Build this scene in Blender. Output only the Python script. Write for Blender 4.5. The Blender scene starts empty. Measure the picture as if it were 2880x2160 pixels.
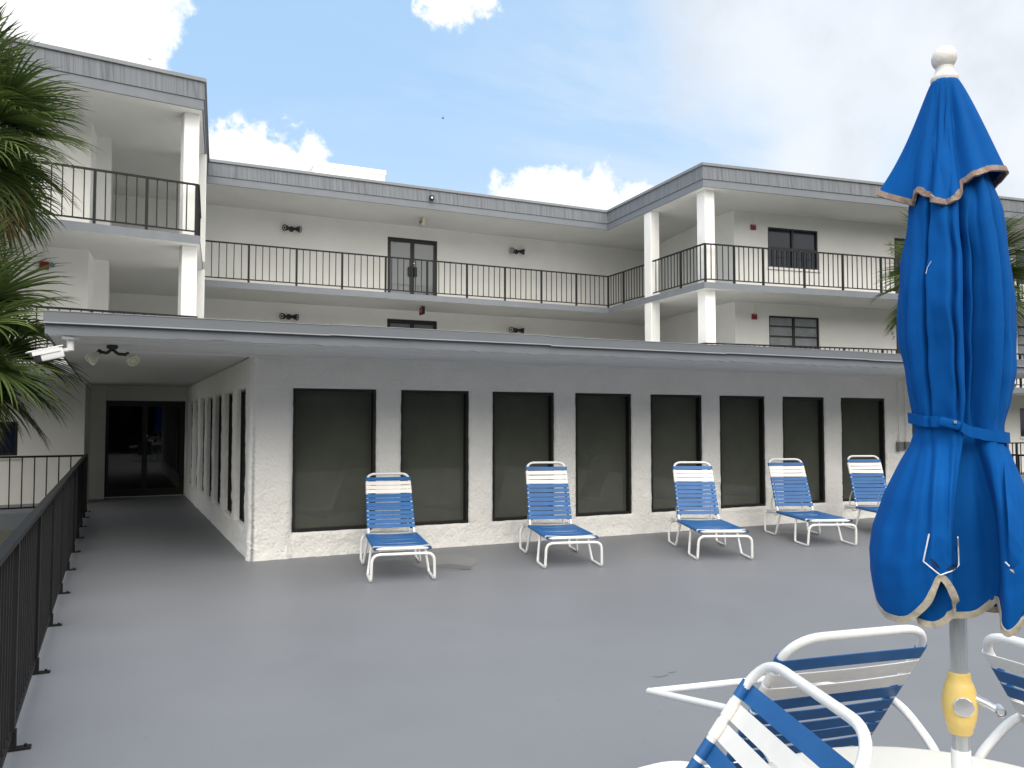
import bpy, bmesh, math, random
from mathutils import Vector, Matrix, noise
rad = math.radians
C = bpy.context.scene.collection
random.seed(7)

# ------------------------------------------------------------------ helpers
def link(o, parent=None):
    C.objects.link(o)
    if parent is not None: o.parent = parent
    return o
def obj(name, bm, mat, parent=None, smooth=False, label=None, kind=None, keep=False, sharp=38):
    me = bpy.data.meshes.new(name)
    if not keep: bmesh.ops.recalc_face_normals(bm, faces=bm.faces[:])
    bm.to_mesh(me); bm.free()
    for m in (mat if isinstance(mat, (list, tuple)) else [mat]): me.materials.append(m)
    if smooth:
        for p in me.polygons: p.use_smooth = True
        if sharp: me.set_sharp_from_angle(angle=rad(sharp))
    o = link(bpy.data.objects.new(name, me), parent)
    if label: o['label'] = label
    if kind: o['kind'] = kind
    return o
def thing(name, label, cat, loc=(0, 0, 0), rz=0, group=None):
    o = link(bpy.data.objects.new(name, None)); o.empty_display_size = .1
    o.location = loc; o.rotation_euler = (0, 0, rz)
    o['label'] = label; o['category'] = cat
    if group: o['group'] = group
    return o
def tag(o, label, cat, group=None):
    o['label'] = label; o['category'] = cat
    if group: o['group'] = group
    return o
def copy_tree(o, parent=None):
    c = o.copy(); C.objects.link(c); c.parent = parent
    for ch in list(o.children): copy_tree(ch, c)
    return c
def new(): return bmesh.new()
def quad(bm, vs, mi=0):
    f = bm.faces.new([bm.verts.new(v) for v in vs]); f.material_index = mi; return f
def box(bm, x0, x1, y0, y1, z0, z1, bev=0, M=None, mi=0, seg=2):
    r = bmesh.ops.create_cube(bm, size=1)
    vs = r['verts']
    for v in vs:
        v.co = Vector((x0 + (v.co.x + .5) * (x1 - x0), y0 + (v.co.y + .5) * (y1 - y0), z0 + (v.co.z + .5) * (z1 - z0)))
    fs = set(f for v in vs for f in v.link_faces)
    for f in fs: f.material_index = mi
    if bev:
        es = list(set(e for v in vs for e in v.link_edges))
        rr = bmesh.ops.bevel(bm, geom=es, offset=bev, segments=seg, affect='EDGES', profile=.5)
        vs = list(set(v for f in rr['faces'] for v in f.verts) | set(v for v in vs if v.is_valid))
    if M is not None:
        for v in vs: v.co = M @ v.co
    return vs
def bar(bm, a, b, w, d, up=(0, 0, 1), bev=0, mi=0):
    a = Vector(a); b = Vector(b); y = (b - a); L = y.length; y.normalize()
    u = Vector(up)
    if abs(u.dot(y)) > .98: u = Vector((1, 0, 0))
    x = y.cross(u).normalized(); z = x.cross(y).normalized()
    M = Matrix((x, y, z)).transposed().to_4x4(); M.translation = a
    return box(bm, -w / 2, w / 2, 0, L, -d / 2, d / 2, bev, M, mi)
def bezpath(pts, r, n=6):
    """polyline with corners rounded; r radius or list"""
    P = [Vector(p) for p in pts]; out = [P[0]]
    for i in range(1, len(P) - 1):
        ri = r[i] if isinstance(r, (list, tuple)) else r
        a = (P[i - 1] - P[i]); b = (P[i + 1] - P[i])
        ri = min(ri, a.length * .49, b.length * .49)
        if ri < 1e-4: out.append(P[i]); continue
        A = P[i] + a.normalized() * ri; B = P[i] + b.normalized() * ri
        for k in range(n + 1):
            t = k / n
            out.append(A * (1 - t) ** 2 + P[i] * 2 * t * (1 - t) + B * t * t)
    out.append(P[-1]); return out
def tube(bm, pts, r, seg=10, closed=False, ry=None, caps=True, up0=None, rs=None):
    P = [Vector(p) for p in pts]; n = len(P); rings = []
    prev = None
    for i in range(n):
        if closed: t = (P[(i + 1) % n] - P[i - 1])
        else: t = P[min(i + 1, n - 1)] - P[max(i - 1, 0)]
        t.normalize()
        if prev is None:
            u = Vector(up0) if up0 else (Vector((0, 0, 1)) if abs(t.z) < .9 else Vector((1, 0, 0)))
        else: u = prev
        s = t.cross(u).normalized(); u = s.cross(t).normalized(); prev = u
        k = rs[i] if rs else 1
        rings.append([bm.verts.new(P[i] + (s * math.cos(2 * math.pi * j / seg) * r + u * math.sin(2 * math.pi * j / seg) * (ry or r)) * k) for j in range(seg)])
    m = n if closed else n - 1
    for i in range(m):
        A, B = rings[i], rings[(i + 1) % n]
        for j in range(seg):
            bm.faces.new([A[j], A[(j + 1) % seg], B[(j + 1) % seg], B[j]])
    if caps and not closed:
        bm.faces.new(rings[0][::-1]); bm.faces.new(rings[-1])
def lathe(bm, prof, seg=24, M=None, flute=0, nfl=0):
    rings = []
    for r, z in prof:
        ring = []
        for j in range(seg):
            a = 2 * math.pi * j / seg
            rr = r * (1 + flute * math.cos(nfl * a)) if flute else r
            v = Vector((rr * math.cos(a), rr * math.sin(a), z))
            ring.append(bm.verts.new(M @ v if M is not None else v))
        rings.append(ring)
    for A, B in zip(rings, rings[1:]):
        for j in range(seg): bm.faces.new([A[j], A[(j + 1) % seg], B[(j + 1) % seg], B[j]])
    bm.faces.new(rings[0][::-1]); bm.faces.new(rings[-1])
def prism(bm, poly, z0, z1, mi_side=0, mi_top=0, mi_bot=0):
    lo = [bm.verts.new((x, y, z0)) for x, y in poly]; hi = [bm.verts.new((x, y, z1)) for x, y in poly]
    n = len(poly)
    f = bm.faces.new(hi); f.material_index = mi_top
    f = bm.faces.new(lo[::-1]); f.material_index = mi_bot
    for i in range(n):
        f = bm.faces.new([lo[i], lo[(i + 1) % n], hi[(i + 1) % n], hi[i]]); f.material_index = mi_side
def offset_path(path, d):
    """open path offset to its right-hand side by d (path runs +x -> offset to -y)"""
    P = [Vector(p) for p in path]; out = []
    for i in range(len(P)):
        ns = []
        if i > 0: t = (P[i] - P[i - 1]).normalized(); ns.append(Vector((t.y, -t.x)))
        if i < len(P) - 1: t = (P[i + 1] - P[i]).normalized(); ns.append(Vector((t.y, -t.x)))
        if len(ns) == 1: out.append(P[i] + ns[0] * d)
        else:
            b = (ns[0] + ns[1]).normalized(); out.append(P[i] + b * (d / max(.3, b.dot(ns[0]))))
    return [(v.x, v.y) for v in out]
def path_strip(bm, path, d0, d1, z0, z1):
    a = offset_path(path, d0); b = offset_path(path, d1)
    prism(bm, b + a[::-1], z0, z1)

# ------------------------------------------------------------------ materials
def mat(name, col, rough=.6, metal=0, spec=.5, bump=0, bscale=30, var=0, vscale=3, coat=0, bdist=.004, stretch=None, ior=None):
    m = bpy.data.materials.new(name); m.use_nodes = True
    N = m.node_tree.nodes; L = m.node_tree.links
    b = N['Principled BSDF']
    b.inputs['Base Color'].default_value = (*col, 1); b.inputs['Roughness'].default_value = rough
    b.inputs['Metallic'].default_value = metal; b.inputs['Specular IOR Level'].default_value = spec
    b.inputs['Coat Weight'].default_value = coat
    if ior: b.inputs['IOR'].default_value = ior
    tc = N.new('ShaderNodeTexCoord'); src = tc.outputs['Object']
    if stretch:
        mp = N.new('ShaderNodeMapping'); mp.inputs['Scale'].default_value = stretch
        L.new(src, mp.inputs['Vector']); src = mp.outputs['Vector']
    if var:
        n = N.new('ShaderNodeTexNoise'); n.inputs['Scale'].default_value = vscale; n.inputs['Detail'].default_value = 6; n.inputs['Roughness'].default_value = .62
        L.new(src, n.inputs['Vector'])
        r = N.new('ShaderNodeValToRGB'); r.color_ramp.elements[0].position = .3; r.color_ramp.elements[1].position = .7
        r.color_ramp.elements[0].color = (*[c * (1 - var) for c in col], 1); r.color_ramp.elements[1].color = (*[min(1, c * (1 + var)) for c in col], 1)
        L.new(n.outputs['Fac'], r.inputs['Fac']); L.new(r.outputs['Color'], b.inputs['Base Color'])
    if bump:
        n2 = N.new('ShaderNodeTexNoise'); n2.inputs['Scale'].default_value = bscale; n2.inputs['Detail'].default_value = 5
        L.new(src, n2.inputs['Vector'])
        bp = N.new('ShaderNodeBump'); bp.inputs['Strength'].default_value = bump; bp.inputs['Distance'].default_value = bdist
        L.new(n2.outputs['Fac'], bp.inputs['Height']); L.new(bp.outputs['Normal'], b.inputs['Normal'])
    return m
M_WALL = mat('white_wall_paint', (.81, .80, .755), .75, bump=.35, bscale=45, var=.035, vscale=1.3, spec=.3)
M_STUCCO = mat('trowelled_white_stucco', (.83, .815, .775), .8, bump=1, bscale=26, var=.04, vscale=2, spec=.25, bdist=.02)
M_COL = mat('white_column_paint', (.83, .825, .79), .7, bump=.2, bscale=60, var=.03, spec=.3)
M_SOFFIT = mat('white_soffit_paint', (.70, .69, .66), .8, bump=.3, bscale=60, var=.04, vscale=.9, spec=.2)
M_CANSOF = mat('canopy_soffit_paint', (.74, .74, .73), .8, bump=.35, bscale=9, var=.05, vscale=1.5, spec=.2, stretch=(1, 6, 1))
M_FASCIA = mat('grey_fascia_paint', (.170, .186, .206), .6, bump=.3, bscale=25, var=.07, vscale=2.2, spec=.35)
M_FLASH = mat('grey_flashing_paint', (.146, .160, .178), .5, bump=.1, bscale=8, var=.05, vscale=1.3, spec=.4)
M_CAP = mat('grey_roof_cap_metal', (.200, .213, .225), .5, bump=.1, var=.06, spec=.4)
M_ROOF = mat('pale_flat_roof', (.62, .61, .59), .9, bump=.3)
M_BRONZE = mat('dark_bronze_railing_paint', (.015, .015, .0155), .5, spec=.22, bump=.15, bscale=80, var=.15, vscale=5)
M_FRAME = mat('black_bronze_window_frame', (.012, .012, .010), .4, var=.1)
M_GLASS = mat('dark_tinted_window_glass', (.085, .090, .073), .03, spec=.40, var=.18, vscale=1.1)
M_DOORGLASS = mat('dark_entrance_glass', (.004, .004, .004), .03, spec=.4)
M_GREYGLASS = mat('painted_reflection_grey_glass', (.19, .21, .215), .05, spec=.6)  # pale grey base stands in for reflected cloudy sky and curtains
M_BLUEGLASS = mat('blue_dark_window_glass', (.016, .024, .046), .04, spec=.3)
M_LOUVRE = mat('pale_jalousie_glass', (.30, .32, .33), .15, spec=.5, var=.15, vscale=4)
M_WHITE = mat('white_tube_enamel', (.82, .82, .80), .28, spec=.5, var=.03, vscale=8)
M_BSTRAP = mat('blue_vinyl_strap', (.022, .115, .315), .42, spec=.3, var=.12, vscale=6, bump=.1, bscale=50)
M_WSTRAP = mat('cream_vinyl_strap', (.80, .775, .74), .42, spec=.4, var=.05, vscale=6)
M_TABLE = mat('cream_table_top', (.72, .70, .64), .45, var=.03, vscale=4)
M_ALU = mat('weathered_aluminium', (.62, .64, .67), .33, metal=.85, var=.2, vscale=9, bump=.15, bscale=30, stretch=(1, 1, .25))
M_YELLOW = mat('yellow_plastic_housing', (.74, .53, .16), .45, var=.06, vscale=12)
M_SILVER = mat('silver_button_metal', (.72, .73, .74), .25, metal=.7)
M_DARK = mat('black_plastic', (.015, .015, .016), .45)
M_LAMP = mat('cream_lamp_shell', (.62, .60, .52), .45, var=.06)
M_LENS = mat('yellowed_lamp_lens', (.50, .47, .18), .3)
M_CCTV = mat('white_camera_shell', (.80, .80, .81), .35)
M_RED = mat('red_alarm_plastic', (.24, .018, .022), .4)
M_BLUEPL = mat('blue_strobe_plastic', (.05, .22, .6), .35)
M_TRIM = mat('frayed_beige_binding', (.46, .41, .32), .9, var=.35, vscale=25, bump=.6, bscale=120)
M_RTRIM = mat('weathered_brown_binding', (.27, .2, .16), .9, var=.55, vscale=30, bump=.6, bscale=120)
M_THREAD = mat('white_stitching', (.75, .76, .75), .9)
M_GROUND = mat('dirt_and_asphalt', (.085, .085, .07), .95, bump=.5, bscale=4, var=.35, vscale=.6)
M_TRUNK = mat('fibrous_palm_trunk', (.13, .10, .07), .95, bump=.9, bscale=18, var=.4, vscale=9)
M_DEADLEAF = mat('dead_palm_leaf', (.17, .11, .05), .9, var=.3)
M_INK = mat('grey_number_paint', (.16, .16, .16), .6)
M_GREYPL = mat('grey_metal_box', (.17, .17, .17), .5)

def fabric():
    m = bpy.data.materials.new('royal_blue_canvas'); m.use_nodes = True
    N = m.node_tree.nodes; L = m.node_tree.links; b = N['Principled BSDF']
    b.inputs['Base Color'].default_value = (.002, .080, .310, 1); b.inputs['Roughness'].default_value = .8
    b.inputs['Specular IOR Level'].default_value = .08; b.inputs['Sheen Weight'].default_value = .02
    b.inputs['Sheen Tint'].default_value = (.3, .55, 1, 1)
    tc = N.new('ShaderNodeTexCoord')
    n = N.new('ShaderNodeTexNoise'); n.inputs['Scale'].default_value = 7; n.inputs['Detail'].default_value = 5
    L.new(tc.outputs['Object'], n.inputs['Vector'])
    r = N.new('ShaderNodeValToRGB')
    r.color_ramp.elements[0].position = .3; r.color_ramp.elements[0].color = (.002, .075, .288, 1)
    r.color_ramp.elements[1].position = .75; r.color_ramp.elements[1].color = (.003, .090, .338, 1)
    L.new(n.outputs['Fac'], r.inputs['Fac']); L.new(r.outputs['Color'], b.inputs['Base Color'])
    w = N.new('ShaderNodeTexNoise'); w.inputs['Scale'].default_value = 600
    L.new(tc.outputs['Object'], w.inputs['Vector'])
    w2 = N.new('ShaderNodeTexNoise'); w2.inputs['Scale'].default_value = 14; w2.inputs['Detail'].default_value = 3
    mpw = N.new('ShaderNodeMapping'); mpw.inputs['Scale'].default_value = (1.3, 1.3, .4); L.new(tc.outputs['Object'], mpw.inputs['Vector']); L.new(mpw.outputs['Vector'], w2.inputs['Vector'])
    b1 = N.new('ShaderNodeBump'); b1.inputs['Strength'].default_value = .25; b1.inputs['Distance'].default_value = .0008
    L.new(w.outputs['Fac'], b1.inputs['Height'])
    b2 = N.new('ShaderNodeBump'); b2.inputs['Strength'].default_value = .7; b2.inputs['Distance'].default_value = .008
    L.new(w2.outputs['Fac'], b2.inputs['Height']); L.new(b1.outputs['Normal'], b2.inputs['Normal'])
    L.new(b2.outputs['Normal'], b.inputs['Normal'])
    return m
M_FABRIC = fabric()

def deckmat():
    m = bpy.data.materials.new('painted_grey_deck'); m.use_nodes = True
    N = m.node_tree.nodes; L = m.node_tree.links; b = N['Principled BSDF']
    tc = N.new('ShaderNodeTexCoord'); src = tc.outputs['Object']
    def nz(scale, det=5, rough=.6):
        n = N.new('ShaderNodeTexNoise'); n.inputs['Scale'].default_value = scale; n.inputs['Detail'].default_value = det; n.inputs['Roughness'].default_value = rough
        L.new(src, n.inputs['Vector']); return n
    n1 = nz(.55, 7, .68); n2 = nz(9, 6, .7); n3 = nz(120, 3)
    r1 = N.new('ShaderNodeValToRGB')
    r1.color_ramp.elements[0].position = .32; r1.color_ramp.elements[0].color = (.170, .177, .193, 1)
    r1.color_ramp.elements[1].position = .68; r1.color_ramp.elements[1].color = (.188, .195, .212, 1)
    L.new(n1.outputs['Fac'], r1.inputs['Fac'])
    # scuffs: small dark marks that belong to the paint
    r2 = N.new('ShaderNodeValToRGB')
    r2.color_ramp.elements[0].position = .27; r2.color_ramp.elements[0].color = (.80, .80, .79, 1)
    r2.color_ramp.elements[1].position = .36; r2.color_ramp.elements[1].color = (1, 1, 1, 1)
    L.new(n2.outputs['Fac'], r2.inputs['Fac'])
    mx = N.new('ShaderNodeMix'); mx.data_type = 'RGBA'; mx.blend_type = 'MULTIPLY'; mx.inputs['Factor'].default_value = .8
    L.new(r1.outputs['Color'], mx.inputs[6]); L.new(r2.outputs['Color'], mx.inputs[7])
    L.new(mx.outputs[2], b.inputs['Base Color'])
    rr = N.new('ShaderNodeMapRange'); rr.inputs['To Min'].default_value = .38; rr.inputs['To Max'].default_value = .6
    L.new(n1.outputs['Fac'], rr.inputs['Value']); L.new(rr.outputs['Result'], b.inputs['Roughness'])
    b.inputs['Specular IOR Level'].default_value = .35
    bp = N.new('ShaderNodeBump'); bp.inputs['Strength'].default_value = .25; bp.inputs['Distance'].default_value = .002
    L.new(n3.outputs['Fac'], bp.inputs['Height']); L.new(bp.outputs['Normal'], b.inputs['Normal'])
    return m
M_DECK = deckmat()
M_PATCH = mat('lighter_deck_repair_paint', (.212, .214, .22), .55, var=.05, vscale=6)
M_PATCH2 = mat('darker_deck_repair_paint', (.132, .137, .147), .5, var=.05, vscale=6)
M_SCUFF = mat('scuffed_deck_paint', (.166, .172, .187), .6, var=.1, vscale=20)

def shingle():
    m = bpy.data.materials.new('grey_painted_shakes'); m.use_nodes = True
    N = m.node_tree.nodes; L = m.node_tree.links; b = N['Principled BSDF']
    b.inputs['Roughness'].default_value = .75; b.inputs['Specular IOR Level'].default_value = .25
    tc = N.new('ShaderNodeTexCoord'); sep = N.new('ShaderNodeSeparateXYZ'); L.new(tc.outputs['Object'], sep.inputs[0])
    ad = N.new('ShaderNodeMath'); ad.operation = 'ADD'; L.new(sep.outputs['X'], ad.inputs[0]); L.new(sep.outputs['Y'], ad.inputs[1])
    cb = N.new('ShaderNodeCombineXYZ'); L.new(ad.outputs[0], cb.inputs['X'])
    zz = N.new('ShaderNodeMath'); zz.operation = 'MULTIPLY'; zz.inputs[1].default_value = .025; L.new(sep.outputs['Z'], zz.inputs[0]); L.new(zz.outputs[0], cb.inputs['Z'])
    v = N.new('ShaderNodeTexVoronoi'); v.feature = 'DISTANCE_TO_EDGE'; v.inputs['Scale'].default_value = 8
    L.new(cb.outputs[0], v.inputs['Vector'])
    n = N.new('ShaderNodeTexNoise'); n.inputs['Scale'].default_value = 16; n.inputs['Detail'].default_value = 4; L.new(cb.outputs[0], n.inputs['Vector'])
    r = N.new('ShaderNodeValToRGB'); r.color_ramp.elements[0].position = .0; r.color_ramp.elements[0].color = (.125, .129, .143, 1)
    r.color_ramp.elements[1].position = .06; r.color_ramp.elements[1].color = (.176, .190, .207, 1)
    L.new(v.outputs['Distance'], r.inputs['Fac'])
    r2 = N.new('ShaderNodeValToRGB'); r2.color_ramp.elements[0].color = (.84, .84, .84, 1); r2.color_ramp.elements[1].color = (1.1, 1.1, 1.1, 1)
    r2.color_ramp.elements[0].position = .3; r2.color_ramp.elements[1].position = .7
    L.new(n.outputs['Fac'], r2.inputs['Fac'])
    mx = N.new('ShaderNodeMix'); mx.data_type = 'RGBA'; mx.blend_type = 'MULTIPLY'; mx.inputs['Factor'].default_value = 1
    L.new(r.outputs['Color'], mx.inputs[6]); L.new(r2.outputs['Color'], mx.inputs[7]); L.new(mx.outputs[2], b.inputs['Base Color'])
    bp = N.new('ShaderNodeBump'); bp.inputs['Strength'].default_value = .6; bp.inputs['Distance'].default_value = .012
    L.new(n.outputs['Fac'], bp.inputs['Height']); L.new(bp.outputs['Normal'], b.inputs['Normal'])
    return m
M_SHAKE = shingle()

def leafmat(name, a, bcol):
    m = bpy.data.materials.new(name); m.use_nodes = True
    N = m.node_tree.nodes; L = m.node_tree.links; b = N['Principled BSDF']
    b.inputs['Roughness'].default_value = .58; b.inputs['Specular IOR Level'].default_value = .28
    g = N.new('ShaderNodeNewGeometry'); r = N.new('ShaderNodeValToRGB')
    r.color_ramp.elements[0].color = (*a, 1); r.color_ramp.elements[1].color = (*bcol, 1)
    L.new(g.outputs['Random Per Island'], r.inputs['Fac']); L.new(r.outputs['Color'], b.inputs['Base Color'])
    tr = N.new('ShaderNodeBsdfTranslucent'); L.new(r.outputs['Color'], tr.inputs['Color'])
    mx = N.new('ShaderNodeMixShader'); mx.inputs[0].default_value = .25
    L.new(b.outputs[0], mx.inputs[1]); L.new(tr.outputs[0], mx.inputs[2])
    L.new(mx.outputs[0], N['Material Output'].inputs['Surface'])
    return m
M_FROND = leafmat('palm_leaf_green', (.030, .060, .014), (.125, .17, .045))
M_WOOD = leafmat('distant_tree_leaf', (.015, .03, .010), (.05, .08, .025))

# ------------------------------------------------------------------ ground, deck
bm = new(); quad(bm, [(-400, -400, -2.75), (400, -400, -2.75), (400, 400, -2.75), (-400, 400, -2.75)])
obj('ground', bm, M_GROUND, kind='structure')
bm = new(); prism(bm, [(-.58, -7), (14.85, -7), (14.85, 20.25), (-.58, 20.25)], -.22, 0)
deck = obj('pool_deck', bm, M_DECK, kind='structure')
def blob(name, cx, cy, rx, ry, z, m, seed, tri=None, rot=0):
    bm = new(); rnd = random.Random(seed); pts = []
    if tri: pts = tri
    else:
        n = 28
        for i in range(n):
            a = 2 * math.pi * i / n; k = 1 + .22 * noise.noise(Vector((math.cos(a) * 1.5, math.sin(a) * 1.5, seed)))
            x = rx * math.cos(a) * k; y = ry * math.sin(a) * k
            pts.append((cx + x * math.cos(rot) - y * math.sin(rot), cy + x * math.sin(rot) + y * math.cos(rot)))
    bm.faces.new([bm.verts.new((x, y, z)) for x, y in pts])
    return obj(name, bm, m, deck)
blob('repair_patch', 3.55, 9.3, .42, .55, .003, M_PATCH, 3, rot=-.3)
blob('repair_patch', 0, 0, 0, 0, .006, M_PATCH2, 4, tri=[(3.2, 8.98), (3.55, 9.12), (3.72, 8.8), (3.62, 8.62), (3.5, 8.72)])
blob('scuff_mark', 3.24, 4.52, .05, .03, .003, M_SCUFF, 9)
blob('scuff_mark', 3.36, 4.55, .03, .012, .003, M_SCUFF, 12)

# ------------------------------------------------------------------ apartment building
Z2, Z3, Z4, ZR = 0., 2.695, 5.33, 7.85
SL = .17
OUT = [(-10, 15.86), (1.46, 17.30), (2.04, 22.60), (14.30, 22.60), (13.90, 17.28), (32, 15.02)]
bld = thing('apartment_building', 'white apartment block with grey shingled roof edge and open balconies behind the low clubhouse', 'building', (8, 24.8, -2.75))
bld_off = Vector((8, 24.8, -2.75))
PARENT_INV = Matrix.Translation(-bld_off)
def B(o): o.matrix_parent_inverse = PARENT_INV; return o
def part(name, bm, m, smooth=False, **k): return B(obj(name, bm, m, bld, smooth, **k))

def wall_open(bm, p0, p1, z0, z1, ops, depth=.12, thick=.2, side=1):
    """wall face from p0 to p1 (outside is right-hand of travel when side=1) with openings (s0,s1,za,zb)"""
    p0 = Vector(p0); p1 = Vector(p1); t = (p1 - p0); L = t.length; t.normalize(); nrm = Vector((t.y, -t.x)) * side
    S = sorted(set([0, L] + [v for o in ops for v in o[:2]])); Zs = sorted(set([z0, z1] + [v for o in ops for v in o[2:4]]))
    P = lambda s, z, d=0: (p0.x + t.x * s - nrm.x * d, p0.y + t.y * s - nrm.y * d, z)
    for a, b in zip(S, S[1:]):
        for c, d in zip(Zs, Zs[1:]):
            ms, mz = (a + b) / 2, (c + d) / 2
            if any(o[0] < ms < o[1] and o[2] < mz < o[3] for o in ops): continue
            quad(bm, [P(a, c), P(b, c), P(b, d), P(a, d)])
    for o in ops:
        a, b, c, d = o[:4]
        quad(bm, [P(a, c), P(a, d), P(a, d, depth), P(a, c, depth)]); quad(bm, [P(b, c), P(b, d), P(b, d, depth), P(b, c, depth)])
        quad(bm, [P(a, d), P(b, d), P(b, d, depth), P(a, d, depth)]); quad(bm, [P(a, c), P(b, c), P(b, c, depth), P(a, c, depth)])
    quad(bm, [P(0, z1), P(L, z1), P(L, z1, thick), P(0, z1, thick)])
    quad(bm, [P(0, z0, thick), P(L, z0, thick), P(L, z1, thick), P(0, z1, thick)])
    quad(bm, [P(0, z0), P(0, z1), P(0, z1, thick), P(0, z0, thick)]); quad(bm, [P(L, z0), P(L, z1), P(L, z1, thick), P(L, z0, thick)])
    return P
def uv(p0, p1):
    t = (Vector(p1) - Vector(p0)); L = t.length; return t.normalized(), L

# --- rear wall (behind the middle balconies) with two double doors
RW0, RW1 = (-.2, 24.8), (17.27, 24.8)
doors = [(7.6 + .2, 9.25 + .2, Z3, 4.872), (7.6 + .2, 9.25 + .2, Z4, Z4 + 2.12)]
bm = new(); PR = wall_open(bm, RW0, RW1, -2.7, 8.4, doors); part('wall', bm, M_WALL)
def double_door(P, s0, s1, z0, z1, glass, setin, parent_fn, handle=True, fw=.055, mull=.12):
    """frame bars + two panes + handles; P(s,z,depth)"""
    bm = new()
    def fr(a, b, c, d, d0, d1):
        v = [P(a, c, d0), P(b, c, d0), P(b, d, d0), P(a, d, d0), P(a, c, d1), P(b, c, d1), P(b, d, d1), P(a, d, d1)]
        v = [bm.verts.new(x) for x in v]
        for q in ((0, 1, 2, 3), (4, 5, 6, 7), (0, 1, 5, 4), (1, 2, 6, 5), (2, 3, 7, 6), (3, 0, 4, 7)): bm.faces.new([v[i] for i in q])
    e = .003; mid = (s0 + s1) / 2
    fr(s0 + e, s0 + fw, z0 + .004, z1 - e, setin, setin + .09); fr(s1 - fw, s1 - e, z0 + .004, z1 - e, setin, setin + .09)
    fr(s0 + fw, s1 - fw, z1 - fw * 1.4, z1 - e, setin, setin + .09)
    fr(mid - .006, mid + .006, z0 + .02, z1 - fw * 1.4, setin + .03, setin + .07)
    f = parent_fn('double_door', bm, M_FRAME)
    for a, b in ((s0 + fw, mid - .006), (mid + .006, s1 - fw)):
        bm = new(); st = mull / 2; lo, hi = z0 + .01, z1 - fw * 1.4
        fr(a, a + st, lo, hi, setin + .015, setin + .06); fr(b - st, b, lo, hi, setin + .015, setin + .06)
        fr(a + st, b - st, hi - st, hi, setin + .015, setin + .06); fr(a + st, b - st, lo, lo + .16, setin + .015, setin + .06)
        l = obj('door_leaf', bm, M_FRAME, f)
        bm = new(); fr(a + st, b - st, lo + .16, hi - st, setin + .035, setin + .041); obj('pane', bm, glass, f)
    if handle:
        bm = new()
        for s in (mid - .09, mid + .09):
            fr(s - .05, s + .05, z0 + .92, z0 + 1.22, setin - .03, setin - .012); fr(s - .01, s + .01, z0 + .95, z0 + .97, setin - .012, setin + .02); fr(s - .01, s + .01, z0 + 1.17, z0 + 1.19, setin - .012, setin + .02)
        obj('handle', bm, M_BRONZE, f)
        bm = new(); fr(mid + .03, mid + .06, z0 + 1.33, z0 + 1.36, setin - .002, setin + .02); obj('lock', bm, M_SILVER, f)
    return f
for d in doors: double_door(PR, *d, M_GREYGLASS, .02, part)

# --- left wing walls
bm = new()
LWd = uv((-10, 17.66), (-.53, 18.9))
LWw = [(0.55, 1.9, Z3 + .95, Z3 + 2.12), (7.45, 8.3, Z2 + 1.02, Z2 + 1.64), (6.6, 7.95, Z3 + .95, Z3 + 2.12), (6.6, 7.95, Z4 + .95, Z4 + 2.12)]
LWw[1] = (7.05, LWd[1] - 1.16, Z2 + 1.0, Z2 + 1.66)
PL = wall_open(bm, (-10, 17.66), (-.53, 18.9), -2.7, 8.4, LWw[1:])
part('wall', bm, M_WALL)
bm = new(); prism(bm, [(-.53, 18.9), (-.45, 19.88), (-.16, 19.93), (-.16, 24.79), (-.5, 24.79), (-.75, 19.0)], -2.7, 8.4); part('wall', bm, M_WALL)
# --- right wing walls
bm = new(); prism(bm, [(17.25, 24.79), (16.30, 20.2), (16.25, 18.83), (16.45, 18.83), (16.5, 20.2), (17.45, 24.79)], -2.7, 8.4); part('wall', bm, M_WALL)
RF0, RF1 = (16.25, 18.83), (32, 16.84)
tR, LR = uv(RF0, RF1)
def sR(X): return (X - RF0[0]) / tR.x
RWw = [(sR(17.40), sR(19.17), 6.25, 7.45), (sR(17.40), sR(19.17), 3.6, 4.80), (sR(27.05), sR(28.8), 3.6, 4.85), (sR(27.05), sR(28.8), 1.17, 2.11), (sR(27.05), sR(28.8), 6.25, 7.42),
       (sR(22.05), sR(22.97), Z4 + .02, Z4 + 2.12), (sR(22.05), sR(22.97), Z3 + .02, Z3 + 2.12), (sR(22.05), sR(22.97), Z2 + .02, Z2 + 2.12), (sR(17.40), sR(19.17), 1.0, 2.1)]
bm = new(); PRF = wall_open(bm, RF0, RF1, -2.7, 8.4, RWw, depth=.1); part('wall', bm, M_WALL)

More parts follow.
